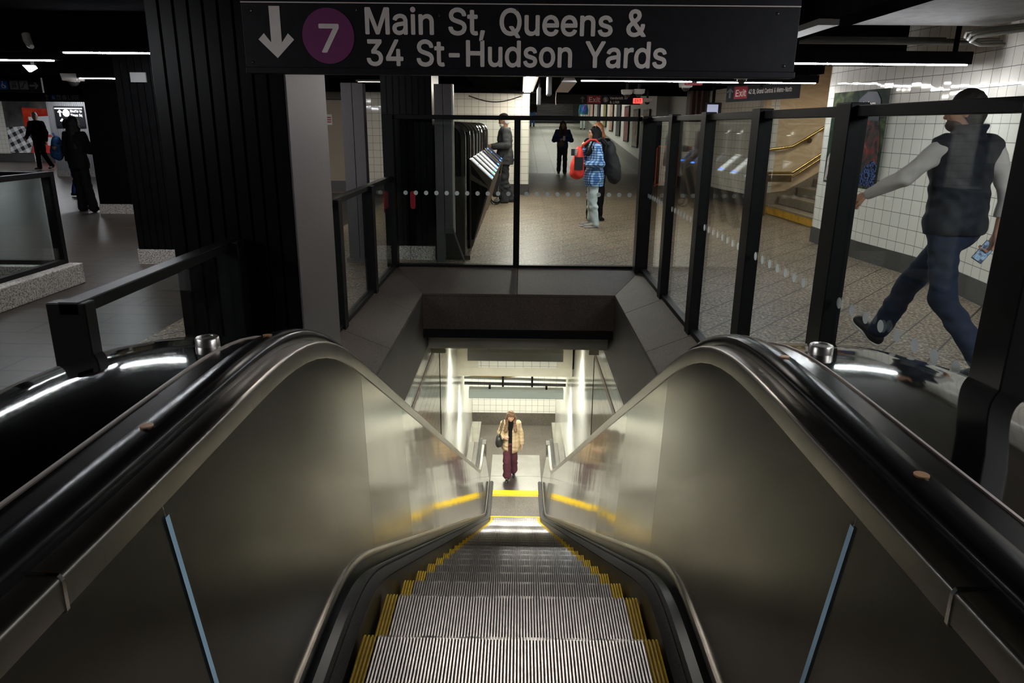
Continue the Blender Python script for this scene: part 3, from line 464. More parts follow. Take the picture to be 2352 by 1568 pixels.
for sx in (-1, 1):
    for i, (a, b) in enumerate(zip(JOINTS, JOINTS[1:])):
        m = MB(); g = .0012 if i else .0
        loft(m, [(.585, .118), (.613, .32), (.642, .53), (.686, .855), (.688, .872)], a + g, b - .0012, sx)
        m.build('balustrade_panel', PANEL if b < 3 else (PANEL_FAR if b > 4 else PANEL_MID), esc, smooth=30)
    m = MB(); loft(m, [(.6885, .866), (.6840, .871), (.6835, .919), (.6845, .9245), (.6875, .9275), (.692, .9288), (.7355, .9305), (.7355, .955)], Y0, Y1, sx); m.build('cap_rail', STEEL, esc, smooth=40)
    m = MB(); rows = []
    for y in (1.262, 1.278):
        rows.append([(EX + sx * (x - .004), *off(y, h)) for x, h in ((.585, .12), (.613, .32), (.642, .53), (.685, .845))])
    m.grid(rows); m.build('panel_joint', LIGHTBLUE, esc, label='pale blue strip between two steel panels')
    m = MB(); rows = []
    for y in (.946, .954): rows.append([(EX + sx * x, *off(y, h)) for x, h in ((.685, .862), (.6815, .868), (.681, .921), (.687, .9305), (.7355, .9325))])
    m.grid(rows); m.build('cap_joint', CHROME, esc)
    m = MB(); loft(m, [(.587, .119), (.578, .121), (.573, .112), (.574, .095)], Y0, Y1, sx); m.build('trim_strip', STEEL, esc, smooth=50)
    m = MB(); loft(m, [(.574, .102), (.566, .055), (.532, .050), (.531, .062)], Y0, Y1, sx); m.build('inner_channel', DARKPLASTIC, esc, smooth=40)
    m = MB(); loft(m, [(.533, .048), (.531, .066), (.517, .066), (.516, .05)], Y0, Y1, sx); m.build('channel_lip', BRUSH, esc)
    m = MB(); loft(m, [(.518, .058), (.503, .052), (.488, .030), (.4935, .022), (.502, .02)], Y0, Y1, sx); m.build('brush_strip', BRUSH, esc, smooth=40)
    m = MB(); loft(m, [(.5025, .03), (.5025, -.32)], Y0, Y1, sx); m.build('skirt', plain('skirt_black', (.02, .02, .02), .35), esc)
    # moving handrail, turning round the newel at the lower end
    path = [off(y, .955) for y in stations(Y0, 14.5)]
    zc = path[-1][1] - .24
    path += [(14.5 + .24 * math.sin(t), zc + .24 * math.cos(t)) for t in [PI * k / 10 for k in range(1, 11)]] + [(14.2, zc - .24)]
    sec = [(.040, -.024), (.043, -.008), (.040, .006), (.030, .014), (0, .018), (-.030, .014), (-.040, .006), (-.043, -.008), (-.040, -.024), (-.028, -.026), (-.028, -.006), (.028, -.006), (.028, -.026)]
    rows = []
    for i, (y, z) in enumerate(path):
        p, q = path[max(i - 1, 0)], path[min(i + 1, len(path) - 1)]
        d = Vector((q[0] - p[0], q[1] - p[1])).normalized(); n = Vector((-d.y, d.x))
        rows.append([(EX + sx * (.775 + u), y + n.x * v, z + n.y * v) for u, v in sec])
    m = MB(); m.grid(rows, close=True); m.build('handrail', RUBBER, esc, smooth=40, label='black rubber handrail')
    hr = esc.children[-1]
    for yy in (1.42 if sx < 0 else 1.24, 2.07 if sx < 0 else 1.94):
        dz = off(yy, .9742); a = base_a(yy)
        m = MB(); m.add([(EX + sx * .780 + .014 * math.cos(2 * PI * k / 20), dz[0] + .014 * math.sin(2 * PI * k / 20) * math.cos(a), dz[1] - .014 * math.sin(2 * PI * k / 20) * math.sin(a) + dzz) for dzz in (-.002, 0.0012) for k in range(20)],
            [tuple(range(20, 40))] + [(k, (k + 1) % 20, 20 + (k + 1) % 20, 20 + k) for k in range(20)])
        m.build('copper_dot', plain('copper_dot', (.55, .30, .16), .4, .4), hr, label='copper coloured dot on the handrail')
    m = MB(); loft(m, [(.735, .93), (.735, .945), (.815, .945), (.815, .928)], Y0, 14.4, sx); m.build('handrail_track', DARKPLASTIC, esc)
    m = MB(); loft(m, [(.899, .940), (.899, .946), (.9055, .946), (.9055, .940)], Y0, 2.5, sx); m.build('deck_seam', SEAM, esc)
    # outer deck: wide over the upper landing, narrow beside the shaft
    m = MB(); loft(m, [(.815, .925), (.82, .938), (.90, .942), (.903, .936)], Y0, 14.4, sx); m.build('deck_strip', STRIPST, esc, smooth=40)
    m = MB(); loft(m, [(.903, .936), (.906, .944), (1.02, .941), (1.03, .92)], 2.02, 14.4, sx); m.build('deck_cover', DECK, esc, smooth=40)
    rows = []
    for y in [-1.2, .2, 1.0] + [1.4 + .07 * k for k in range(14)]:
        r = []
        for x, h in ((.903, .936), (.906, .944), (1.0, .944), (1.08, .943), (1.15, .939), (1.22, .931), (1.29, .918), (1.36, .900), (1.43, .876), (1.50, .846), (1.57, .808), (1.64, .762), (1.70, .71)):
            yy = min(y, 2.34); q = off(yy, h); r.append((EX + sx * x, *q))
        rows.append(r)
    r0 = [(EX + sx * x, 1.9, 0.01) for x in (.903, .906, 1.0, 1.15, 1.3, 1.42, 1.55, 1.68, 1.74, 1.76)]
    rows = [[p for p in r if abs(p[0] - EX) < 1.78] for r in rows]
    m = MB(); m.grid(rows); m.build('deck_cover', DECK, esc, smooth=60)
    m = MB()
    for yy, (a, b) in ((Y0, (.9, 1.76)),): m.box(EX + sx * 1.66, yy, 0.0, EX + sx * 1.70, 1.7, .70)
    m.build('deck_side', STEEL, esc)
    m = MB()
    for a in (2.05, 2.62, 3.6, 4.9, 6.2):
        q = off(a, .935)
        if a < 3: 
            k = MB(); k.lathe([(.036, -.02), (.036, .034), (.033, .038), (.022, .039), (.020, .036)], (EX + sx * .955, q[0], q[1]), 28); k.build('stop_post', POSTSTEEL, esc, smooth=40, label='short polished steel stop standing on the deck')
    # lower newel end
    m = MB(); rr = []
    prof = [(14.3, -5.85)] + [(14.3, -5.03)] + [(14.47 + .26 * math.sin(t), -5.27 + .24 * math.cos(t)) for t in [PI * k / 8 for k in range(0, 9)]] + [(14.44, -5.85)]
    m.prism([(p[0], p[1]) for p in prof], 'x', EX + sx * .655, EX + sx * .735); m.build('newel', NEWEL, esc)
    m = MB(); m.box(EX + sx * .82, 14.3, -5.97, EX + sx * 1.03, 15.6, -5.06); m.build('newel_side', PANEL_FAR, esc)
    k = MB(); k.box(EX + sx * .80, 15.0, -5.35, EX + sx * .818, 15.07, -5.25); k.build('stop_button', CHROME, esc)

# steps: ribbed tread and curved ribbed riser
def rib_mesh(x0, x1, n):
    prof = [(.392, 0.0), (.02, 0.0), (.006, -.004), (0, -.014), (.006, -.06), (.03, -.14), (.075, -.235)]
    nrm = [(0, 1), (0, 1), (-.5, .85), (-.95, .3), (-1, .1), (-.97, .2), (-.93, .3)]
    xs = []
    p = (x1 - x0) / n
    for i in range(n):
        a = x0 + i * p
        xs += [(a + .02 * p, -.009), (a + .40 * p, -.009), (a + .48 * p, 0), (a + .94 * p, 0)]
    rows = [[(x, -(q[0] + nn[0] * d), q[1] + nn[1] * d) for q, nn in zip(prof, nrm)] for x, d in xs]
    return rows
def step_part(x0, x1, n, ms):
    rows = rib_mesh(x0, x1, n); m = MB(); m.grid(rows)
    me = bpy.data.meshes.new('step'); me.from_pydata(m.v, [], m.f)
    for mm in ms: me.materials.append(mm)
    k = len(rows[0]) - 1
    for i, p in enumerate(me.polygons): p.material_index = 1 if (i // k) % 4 in (0,) and len(ms) > 1 else 0
    return me
me_step = step_part(-.442, .442, 82, [STEPALU, STEPGROOVE])
YG = plain('yellow_groove', (.16, .10, .004), .6)
me_yl = step_part(-.4925, -.443, 4, [YELLOW, YG]); me_yr = step_part(.443, .4925, 4, [YELLOW, YG])
me_yl.name = me_yr.name = 'yellow_edge'
me_step.name = 'step'
ynose = [2.03 + .4 * k for k in range(-2, 30)]
def step_z(y): return base_z(y + .02, .12, .2) - .02
for k, yn in enumerate(ynose):
    if yn > 13.92: break
    y = yn; z = step_z(y)
    s = link('step', me_step, esc); s.location = (EX, y, z)
    for me in (me_yl, me_yr):
        e = link('yellow_edge', me, s); e.matrix_parent_inverse = Matrix()
    if 12.7 < yn < 13.9:
        m = MB(); m.box(-.492, -.03, -.004, .492, .001, .004); e = m.build('yellow_edge', YELLOW, s); e.matrix_parent_inverse = Matrix()
m = MB()
m.box(EX - .5, 13.80, -6.02, EX + .5, 13.98, -5.955)
m.build('comb_plate', YELLOW, esc, bevel=.01)
m = MB()
for i in range(70): m.box(EX - .49 + i * .014, 13.72, -6.0, EX - .483 + i * .014, 13.81, -5.965)
m.build('comb_teeth', YELLOW, esc)
LPLATE = brushed('landing_steel', (.62, .61, .60), .30, (20, 1, 1), 10, .06, .02)
m = MB(); m.box(EX - .56, 13.98, -6.0, EX + .56, 14.62, -5.958); m.build('landing_plate', LPLATE, esc)
m = MB(); m.box(EX - .56, 14.63, -6.0, EX + .56, 15.72, -5.958); m.build('landing_plate', LPLATE, esc)
m = MB(); m.box(EX - .5, -.9, -.03, EX + .5, 1.25, .008); m.build('landing_plate', LPLATE, esc)

# ---------------------------------------------------------------- glass barriers round the opening
def vpost(mb, x0, x1, y0, y1, z0, z1): mb.box(x0, y0, z0, x1, y1, z1)
def dots(name, pts, parent, axis):
    m = MB()
    for p in pts:
        n = 20; off_ = .0055
        ring = [(p[0] - (off_ if axis == 'x' else 0) + (0 if axis == 'x' else .025 * math.cos(2 * PI * k / n)), p[1] - (off_ if axis == 'y' else 0) + (.025 * math.cos(2 * PI * k / n) if axis == 'x' else 0), p[2] + .025 * math.sin(2 * PI * k / n)) for k in range(n)]
        m.add(ring, [tuple(range(n))])
    return m.build(name, DOT, parent)
RT = 1.69
gb = thing('glass_barrier', 'tall glass barrier with one middle post across the far end of the escalator opening', 'barrier', (0, WB + .03, 0), 'glass barriers round the escalator opening')
yb = WB + .02
m = MB(); vpost(m, -.07, .0, yb - .03, yb + .08, -.02, RT); m.build('post', BLACKMETAL, gb, bevel=.004)
m = MB(); vpost(m, -1.53, -1.41, yb - .06, yb + .09, -.02, RT); m.build('post', BLACKMETAL, gb, bevel=.004)
m = MB(); m.box(-1.53, yb - .01, RT - .045, 1.34, yb + .06, RT + .003); m.build('top_rail', BLACKMETAL, gb, bevel=.004)
m = MB(); m.box(-1.41, yb - .02, -.012, 1.32, yb + .06, .03); m.build('bottom_rail', BLACKMETAL, gb, bevel=.004)
for a, b, ds in ((-1.41, -.07, [-1.30 + .117 * k for k in range(11)]), (0, 1.33, [.075 + .117 * k for k in range(11)])):
    m = MB(); m.box(a, yb + .012, .03, b, yb + .024, RT - .045); g = m.build('glass_pane', GLASS, gb)
    dots('dot_pattern', [(x, yb + .012, .845) for x in ds if a + .03 < x < b - .03], g, 'y')
rb = thing('glass_barrier', 'tall glass barrier of six black posts running along the white tiled wall side', 'barrier', (WX, 5, 0), 'glass barriers round the escalator opening')
PY_ = [8.26, 6.95, 5.70, 4.44, 3.25, 2.02]
for i, y in enumerate(PY_):
    m = MB()
    if i == 0: vpost(m, 1.325, 1.47, y - .10, y + .08, -.02, RT + .01)
    else: vpost(m, 1.375, 1.455, y - .075, y + .075, -.03, RT + .012)
    m.build('post', BLACKMETAL, rb, bevel=.004)
for a, b in list(zip(PY_, PY_[1:])):
    m = MB(); m.box(1.40, b + .075, RT - .045, 1.47, a - .075, RT); m.build('top_rail', BLACKMETAL, rb, bevel=.003)
    m = MB(); m.box(1.39, b + .075, -.012, 1.46, a - .075, .03); m.build('bottom_rail', BLACKMETAL, rb, bevel=.003)
    m = MB(); m.box(1.428, b + .075, .03, 1.44, a - .075, RT - .045); g = m.build('glass_pane', GLASS, rb)
    n = int((a - b - .2) / .128)
    dots('dot_pattern', [(1.428, a - .12 - .128 * k, .855) for k in range(n + 1)], g, 'x')
lb = thing('glass_barrier', 'low glass barrier with a flat black top rail passing the black fluted column', 'barrier', (-1.45, 5, 0), 'glass barriers round the escalator opening')
LT = 1.03
def lowseg(y0, y1, posts):
    m = MB(); m.box(-1.505, y0, LT - .045, -1.435, y1, LT); m.build('top_rail', BLACKMETAL, lb, bevel=.004)
    m = MB(); m.box(-1.49, y0, -.012, -1.42, y1, .03); m.build('bottom_rail', BLACKMETAL, lb, bevel=.004)
    for (a, b, x0, x1) in posts:
        m = MB(); vpost(m, x0, x1, a, b, -.03, LT - .003); m.build('post', BLACKMETAL, lb, bevel=.004)
    ys = sorted([p[0] for p in posts] + [p[1] for p in posts]); ys = [y0] + ys + [y1]
    for a, b in zip(ys[::2], ys[1::2]):
        if b - a < .15: continue
        m = MB(); m.box(-1.456, a, .03, -1.444, b, LT - .045); m.build('glass_pane', GLASS_OLD, lb)
lowseg(2.27, 3.69, [(2.27, 2.33, -1.545, -1.415), (3.55, 3.65, -1.51, -1.40)])
lowseg(4.45, 8.26, [(5.62, 5.74, -1.50, -1.40), (6.93, 7.05, -1.50, -1.40)])

# ---------------------------------------------------------------- columns
def flutes(x0, x1, n, y, dep):
    """zig-zag front edge with narrow grooves, from x0 to x1 at plan depth y"""
    p = []; w = (x1 - x0) / n
    for i in range(n):
        a = x0 + i * w
        p += [(a + .06 * w, y), (a + .86 * w, y), (a + .90 * w, y + dep), (a + w - .001, y + dep)] if i < n - 1 else [(a + .06 * w, y), (a + w, y)]
    return p
def column(label, x0, x1, y0, y1, z1, n, side=None, base=None, mat_=None, group='black fluted columns'):
    t = thing('column', label, 'column', ((x0 + x1) / 2, y0, 0), group)
    m = MB(); dep = .014
    zb = .17 if base else 0
    front = flutes(x0, x1, n, y0, dep)
    rgt = [(x1 - (q[1] - y0), q[0]) for q in flutes(y0, y1, max(3, int(n * (y1 - y0) / (x1 - x0))), y0, dep)] if not side else [(x1, y1)]
    poly = front + rgt + [(x1, y1), (x0, y1)]
    lft = [(x0 + (q[1] - y0), q[0]) for q in reversed(flutes(y0, y1, max(3, int(n * (y1 - y0) / (x1 - x0))), y0, dep))]
    poly = front + [p for p in rgt if p != front[-1]] + [p for p in lft if p != front[0]]
    m.prism(poly, 'z', zb, z1); m.build('cladding', mat_ or BLACKGLOSS, t)
    if base:
        m = MB(); k = max(2, int((x1 - x0) / .32)); w_ = (x1 - x0 + .02) / k
        for i in range(k): m.box(x0 - .01 + i * w_, y0 - .01, 0, x0 - .01 + (i + 1) * w_ - .004, y1 + .01, .17)
        m.build('base', CURB, t)
    if side:
        m = MB(); m.box(x1, y0 + .005, 0, x1 + .012, y1, z1); m.build('side_panel', side, t, bevel=.003, label='plain grey metal side panel')
    return t
CZ = 2.75
c1 = column('wide black fluted column beside the escalator, grey metal on its right side', -1.80, -1.162, 3.72, 4.47, CZ, 9, GREYPANEL)
column('black column with pale stone base behind the far glass, beside the fare gates', -1.62, -1.03, 8.75, 9.5, CZ, 8, None, True)
column('black fluted column with pale base just left of the widest column', -4.42, -3.7, 8.28, 9.0, CZ, 9, None, True)
column('black fluted column with pale base behind the dark haired woman', -7.50, -6.55, 12.95, 13.7, CZ, 12, None, True)
c4 = column('grey lit fluted column carrying a shuttle sign, farthest on the plank floor side', -13.65, -12.30, 21.65, 22.8, 2.15, 24, None, True, plain('lit_fluted_steel', (.30, .30, .31), .45, .2))
for (x0, x1, y0, lab) in ((-2.03, -1.78, 8.55, 'tall grey steel pylon left of the black column behind the low rail'), (-.99, -.79, 8.62, 'tall grey steel pylon standing in front of the first fare gate')):
    t = thing('steel_pylon', lab, 'pylon', ((x0 + x1) / 2, y0, 0), 'grey steel pylons'); h = (x1 - x0) / 2
    m = MB(); m.box(x0, y0, .0, x0 + h - .003, y0 + .15, 2.03); m.build('face_panel', GREYPANEL, t, bevel=.003)
    m = MB(); m.box(x0 + h + .003, y0, .34 if x0 > -1.5 else 0, x1, y0 + .15, 2.03); m.build('face_panel', GREYPANEL, t, bevel=.003)
    if x0 > -1.5:
        m = MB(); m.box(x1, y0 - .01, .34, x1 + .018, y0 + .12, 2.03); m.build('edge_strip', plain('pale_edge', (.45, .42, .38), .4, .3), t)  # edge highlight put in as a strip paler than the panel
    else:
        m = MB(); m.box(x0 - .03, y0 - .04, 0, x1 + .03, y0 + .2, .05); m.build('foot_plate', GREYPANEL, t)
# red call points
for (x, y, z, lab) in ((-1.28, 8.742, .72, 'red oval plate on the black column behind the far glass'), (-1.60, 8.742, .66, 'red plate on the black column near the low rail corner')):
    m = MB(); m.prism([(x + .032 * math.cos(t) , z + (.075 if math.sin(t) > 0 else -.075) + .032 * math.sin(t)) for t in [2 * PI * k / 24 + .001 for k in range(24)]], 'y', y, y + .015)
    o = m.build('red_plate', plain('red_plate', (.35, .02, .03), .4), bevel=.003); tag(o, lab, 'plate', 'red plates on the column')

# ---------------------------------------------------------------- walls upstairs
RW = [(4.30, 2.2), (4.30, 5.5), (4.37, 6.64), (4.45, 7.3), (4.45, 8.1), (4.30, 9.2), (4.27, 10.62), (6.9, 10.62)]
w = MB(); w.wall(RW, .22, 2.75, .25, flip=True); struct('wall_right', w, TILE_UP)
b = MB(); b.wall([(x - .012 if i < 7 else x, y) for i, (x, y) in enumerate(RW)], 0, .22, .2, flip=True); struct('baseboard_right', b, BASESTONE)
# marble staircase recess
w = MB(); w.wall([(6.9, 14.32), (4.62, 14.32)], 0, 2.75, .2, flip=True); struct('wall_right', w, MARBLE)
w = MB(); w.box(7.9, 10.6, 0, 8.1, 14.6, 3.2); struct('wall_right', w, MARBLE)
w = MB(); w.wall([(7.9, 14.32), (6.9, 14.32)], 0, 2.75, .2, flip=True); struct('wall_right', w, MARBLE)
cv = [(4.62, 14.34), (4.70, 14.7), (4.74, 15.1), (4.70, 15.6), (4.60, 16.2), (4.50, 16.8), (4.46, 17.6), (4.46, 19.0)]
w = MB(); w.wall(cv, .25, 2.75, .25, flip=True); struct('wall_right', w, TILE_UP)
b = MB(); b.wall([(x - .012, y) for x, y in cv], 0, .25, .2, flip=True); struct('baseboard_right', b, BASESTONE)
st = thing('staircase', 'tan stone staircase with brass rails and a yellow bottom step in the marble recess', 'staircase', (5, 12.5, 0))
for k in range(8):
    m = MB(); x = 4.86 + .30 * k; cur = .14 if k < 2 else 0
    poly = [(x + .02 + cur * 1.6, 10.66), (x + .0 + cur * .2, 11.4), (x - .02, 12.6), (x - .05, 13.6), (x - .10 - cur * .3, 14.26), (7.85, 14.26), (7.85, 10.66)]
    m.prism(poly, 'z', .165 * k + (0 if k == 0 else .0), .165 * (k + 1)); s = m.build('step', STAIRSTONE, st, bevel=.012)
    if k == 0:
        f = MB(); f.grid([[(p[0] - .006, p[1], z) for p in poly[:5]] for z in (.01, .15)]); f.build('yellow_riser', plain('worn_yellow', (.45, .24, .02), .6, var=.3, vscale=10), s)
        f = MB(); f.box(4.98, 11.2, .166, 5.05, 12.3, .172); f.build('yellow_strip', YELLOW, s)
    m = MB(); m.prism([(p[0] - .015, p[1]) for p in poly[:5]] + [(poly[4][0] + .03, poly[4][1]), (poly[0][0] + .03, poly[0][1])], 'z', .165 * (k + 1) - .03, .165 * (k + 1) + .002); m.build('nosing', plain('worn_nosing', (.20, .16, .11), .55), st)
for j, (z0, pts) in enumerate(((0, [(4.55, 14.18, 1.17), (4.95, 14.2, 1.22), (5.15, 14.2, 1.25), (5.4, 14.2, 1.40), (5.8, 14.2, 1.66), (6.6, 14.2, 2.16)]), (1, [(4.5, 13.75, .78), (5.1, 14.12, .77), (5.2, 14.15, .77), (5.8, 14.2, 1.18), (6.6, 14.2, 1.70)]))):
    m = MB(); m.tube(pts, .026); m.build('handrail', BRASS, st, smooth=50)
    if j: 
        m = MB(); m.tube([(p[0], p[1] - .0, p[2] - .085) for p in pts[2:]], .02); m.build('handrail', BRASS, st, smooth=50)
        m = MB(); m.box(4.52, 13.72, 0, 4.60, 13.80, .78); m.build('rail_post', plain('bronze', (.13, .09, .05), .4, .6), st)
        m = MB(); m.box(4.6, 13.78, .62, 5.05, 13.84, .74); m.build('rail_panel', plain('bronze', (.13, .09, .05), .4, .6), st)
m = MB(); m.lathe([(.04, 0), (.05, .02), (.03, .05)], (5.48, 14.24, 1.36), 16, 'y'); m.build('rail_bracket', plain('bronze', (.10, .07, .04), .4, .6), st)
# skirt of the stair on the marble wall
m = MB(); m.prism([(4.62, 0), (4.62, .35), (5.15, .42), (5.5, .62), (7.8, 2.05), (7.8, 0)], 'y', 14.28, 14.318); m.build('stringer', STAIRSTONE, st)

# tiled pier and wall behind the fare gates
w = MB(); w.wall([(.20, 24.5), (.20, 17.42), (-3.95, 17.42)], .25, 2.75, .3, flip=True); struct('wall_back', w, TILE_UP)
w = MB(); w.wall([(-4.75, 17.42), (-8.0, 17.42)], .25, 2.75, .3, flip=True); struct('wall_back', w, TILE_UP)
w = MB(); w.box(-4.75, 17.44, 2.12, -3.95, 17.7, 2.75); struct('wall_back', w, TILE_UP)
b = MB(); b.box(-3.95, 17.40, 0, .212, 17.6, .25); b.box(-8, 17.40, 0, -4.75, 17.6, .25); struct('baseboard_back', b, BASESTONE)
d = MB(); d.box(-4.72, 17.46, .0, -3.98, 17.52, 2.1); dr = struct('door_1', d, DOORPAINT, bevel=.004); tag(dr, 'beige metal service door with a small notice, left of the grey pylon', None)
d = MB(); d.box(-4.70, 17.45, .02, -4.0, 17.458, .28); d.build('kick_plate', GREYPANEL, dr)
d = MB(); d.box(-4.52, 17.45, 1.55, -4.38, 17.458, 1.78); no = d.build('notice', plain('notice_paper', (.75, .70, .66), .6), dr)
for k in range(3):
    d = MB(); d.box(-4.50, 17.446, 1.60 + .05 * k, -4.40, 17.449, 1.625 + .05 * k); d.build('notice_line', SIGNRED, no)
d = MB(); d.tube([(-4.66, 17.42, 1.02), (-4.55, 17.42, 1.02)], .018); d.box(-4.68, 17.43, .92, -4.63, 17.47, 1.1); d.build('door_handle', DARKPLASTIC, dr)
# corridor beyond
w = MB(); w.wall([(4.16, 52), (4.14, 23.2), (4.46, 23.0), (4.46, 19.0)], .25, 3.6, .3); struct('wall_right', w, plain('white_corridor_wall', (.70, .70, .66), .35, var=.05))
w = MB(); w.wall([(.0, 24.5), (.0, 52)], -.2, 3.6, .3); struct('wall_left', w, plain('white_corridor_wall', (.70, .70, .66), .35))
b = MB(); b.prism([(25.5, 0), (25.5, .42), (52, 2.2), (52, 1.7)], 'x', 4.10, 4.2); struct('baseboard_right', b, speckle('grey_terrazzo', [(.3, (.16, .16, .14)), (.7, (.30, .29, .26))], 60, .5))
w = MB(); w.box(-.3, 51, 1, 4.6, 51.3, 3.6); struct('wall_back', w, plain('dark_shutter', (.012, .012, .013), .4))
t = thing('roller_shutter', 'dark ribbed shutter closing the far end of the poster corridor', 'shutter', (2, 50.8, 1.7))
m = MB()
for k in range(12): m.box(.1, 50.9, 1.8 + .1 * k, 3.5, 50.96, 1.87 + .1 * k)
m.build('slats', plain('shutter_grey', (.05, .05, .052), .35, .5), t)
# far wall on the plank side
w = MB(); w.wall([(-17.5, 29.5), (-24, 29.5)], .30, 2.9, .3, flip=True); struct('wall_back', w, TILE_UP)
w = MB(); w.wall([(-8.0, 17.42), (-8.0, 29.5), (-17.5, 29.5)], .3, 2.9, .3, flip=True); struct('wall_back', w, TILE_UP)
b = MB(); b.box(-24, 29.45, 0, -19.3, 29.6, .30); b.box(-19.1, 29.45, 0, -8, 29.6, .30); struct('baseboard_back', b, BASESTONE)

# ---------------------------------------------------------------- ceilings
cl = MB(); cl.box(-24, -2.5, 2.75, 9, 30, 2.95); struct('ceiling', cl, SLAB)
cl = MB(); cl.box(-.6, 30, 3.4, 4.8, 52, 3.6); struct('ceiling', cl, PLASTER)
cl = MB(); cl.box(2.346, 1.0, 2.49, 4.24, 7.1, 2.60); struct('ceiling', cl, SLAB)
bm_ = MB(); bm_.box(2.10, -2.5, 2.30, 2.345, 10.2, 2.75); struct('trim_11', bm_, BLACKPAINT)
bm_ = MB()
for y in (7.55, 10.95): bm_.box(-1.1 if y < 8 else -1.0, y, 2.33, 2.09 if y < 8 else 4.3, y + .28, 2.74)
bm_.box(2.35, 8.5, 2.27, 4.2, 8.8, 2.74)
struct('trim_12', bm_, BLACKPAINT)
bm_ = MB(); bm_.box(-24, -2.5, 2.55, -1.9, 30, 2.74); struct('trim_13', bm_, BLACKPAINT)
bm_ = MB(); 
for y in (7.3, 11.5, 15.5, 19.5): bm_.box(-24, y, 2.24, -1.9, y + .35, 2.55)
struct('trim_14', bm_, BLACKPAINT)
bm_ = MB(); bm_.box(-8, 17.2, 2.28, .4, 17.44, 2.74); bm_.box(-.8, 19.9, 2.36, 4.5, 20.4, 2.74); bm_.box(-1, 12.0, 2.40, 4.6, 18.5, 2.74); struct('trim_15', bm_, BLACKPAINT)
bm_ = MB(); bm_.box(-1.3, 3.05, 2.12, 1.35, 3.25, 2.74); struct('trim_16', bm_, BLACKPAINT)

def led_line(label, x0, x1, y, z, h=.16, col=LED, group='thin ceiling light lines'):
    t = thing('light_line', label, 'light', ((x0 + x1) / 2, y, z), group)
    m = MB(); m.box(x0 - .04, y, z + .0, x1 + .04, y + .12, z + h); m.build('housing', BLACKPAINT, t)
    m = MB(); m.box(x0, y + .0, z - .012, x1, y + .035, z - .001); m.build('diffuser', col, t)
    for xx in (x0 + .1, x1 - .1):
        m = MB(); m.box(xx - .015, y + .04, z + h, xx + .015, y + .08, 2.552 if x1 < -1.9 else 2.752); m.build('hanger', BLACKPAINT, t)
    return t
led_line('bright light line ending at the white tiled wall, above the walking man', 2.46, 4.14, 7.2, 2.175, .11)
led_line('light line right of centre above the far glass, dome cameras hanging by it', .84, 2.38, 10.7, 2.20, .10)
led_line('light line reaching the marble recess behind the angled exit sign', 2.46, 4.1, 10.7, 2.195, .10)
led_line('light line running into the top of the widest black column', -4.25, -2.75, 7.12, 2.205, .10)
led_line('nearest light line at the left edge of the ceiling', -7.2, -4.9, 8.0, 2.20, .10)
led_line('small far light line beside the dome camera over the plank floor', -6.55, -5.4, 11.28, 2.20, .10)
led_line('light line over the shuttle sign column in the distance', -13.3, -12.1, 20.95, 2.25, .05)
# further rows of the same fittings; those by the landing added unseen for light
for i, (x0, x1, y) in enumerate(((2.3, 4.2, 2.5), (2.3, 4.2, 1.2), (-6, -3.2, 1.3), (-6, -3.2, .2), (2.5, 4.2, .2), (-9, -7, 15.8), (-17, -14, 26.0), (-21, -18, 26.0))):
    led_line(['light line behind the walking man, past the right edge', 'light line by the tiled wall beside the camera', 'light line over the plank floor beside the low rail', 'light line over the plank floor behind the camera', 'light line by the tiled wall behind the camera', 'light line over the plank floor beyond the black columns', 'light line in front of the food poster', 'light line near the left end of the far tiled wall'][i], x0, x1, y, 2.22, .12)
t = thing('tube_light', 'white ceiling light running away above the man at the fare gates', 'light', (.1, 14, 2.3))
m = MB(); m.box(.03, 11.0, 2.31, .27, 17.3, 2.40); m.build('housing', GREYBOX, t)
m = MB(); m.box(.07, 11.05, 2.296, .21, 17.25, 2.312); m.build('diffuser', TUBE, t)
tube_fixture('tube_light', 'ceiling tube light hidden behind the big overhead sign, shining on the steps', -.95, .95, 4.9, 2.61, .09, .22, TUBE_STEP, GREYBOX, 'ceiling tube lights')
for i, (x, y) in ((2, (-2.2, 13.0)), (3, (-2.7, 11.1))):
    t = tube_fixture('tube_light', 'ceiling tube light, ' + ('over the floor before the marble stairs', 'near the orange crowd barrier', 'behind the fare gates', 'short one seen between the column and the pylon')[i], x - .6, x + .6, y, 2.27, .08, .16, TUBE, GREYBOX, 'ceiling tube lights')
for i, (x, y, z) in enumerate(((1.9, 31, 3.265), (1.9, 35, 3.265), (1.9, 39, 3.265), (1.9, 44, 3.265), (1.9, 49, 3.265))):
    t = tube_fixture('tube_light', ['first', 'second', 'third', 'fourth', 'last'][i] + ' ceiling tube light up the poster corridor', x - 1.3, x + 1.3, y, z, .06, .3, TUBE_DIM, GREYBOX, 'corridor tube lights')

tube_fixture('tube_light', 'ceiling tube light over the marble staircase', 5.2, 6.8, 12.6, 2.62, .08, .2, TUBE, GREYBOX, 'ceiling tube lights')
t = thing('tube_light', 'unlit slanting ceiling light with a dangling wire right of the lit one', 'light', (.72, 12, 2.15))
m = MB(); m.add([(.58, 11, 2.19), (.80, 11, 2.19), (.80, 13, 2.13), (.58, 13, 2.13), (.62, 11, 2.25), (.76, 11, 2.25), (.76, 13, 2.19), (.62, 13, 2.19)], [(0, 1, 2, 3), (7, 6, 5, 4), (0, 4, 5, 1), (1, 5, 6, 2), (2, 6, 7, 3), (3, 7, 4, 0)]); m.build('housing', GREYBOX, t)
m = MB(); m.tube([(.6, 13, 2.13), (.59, 13, 2.02), (.6, 13, 1.93)], .008, 6); m.build('wire', PALECONDUIT, t, smooth=50)
for y in (11.2, 12.8):
    m = MB(); m.box(.67, y - .02, 2.2, .71, y + .02, 2.74); m.build('hanger', BLACKMETAL, t)
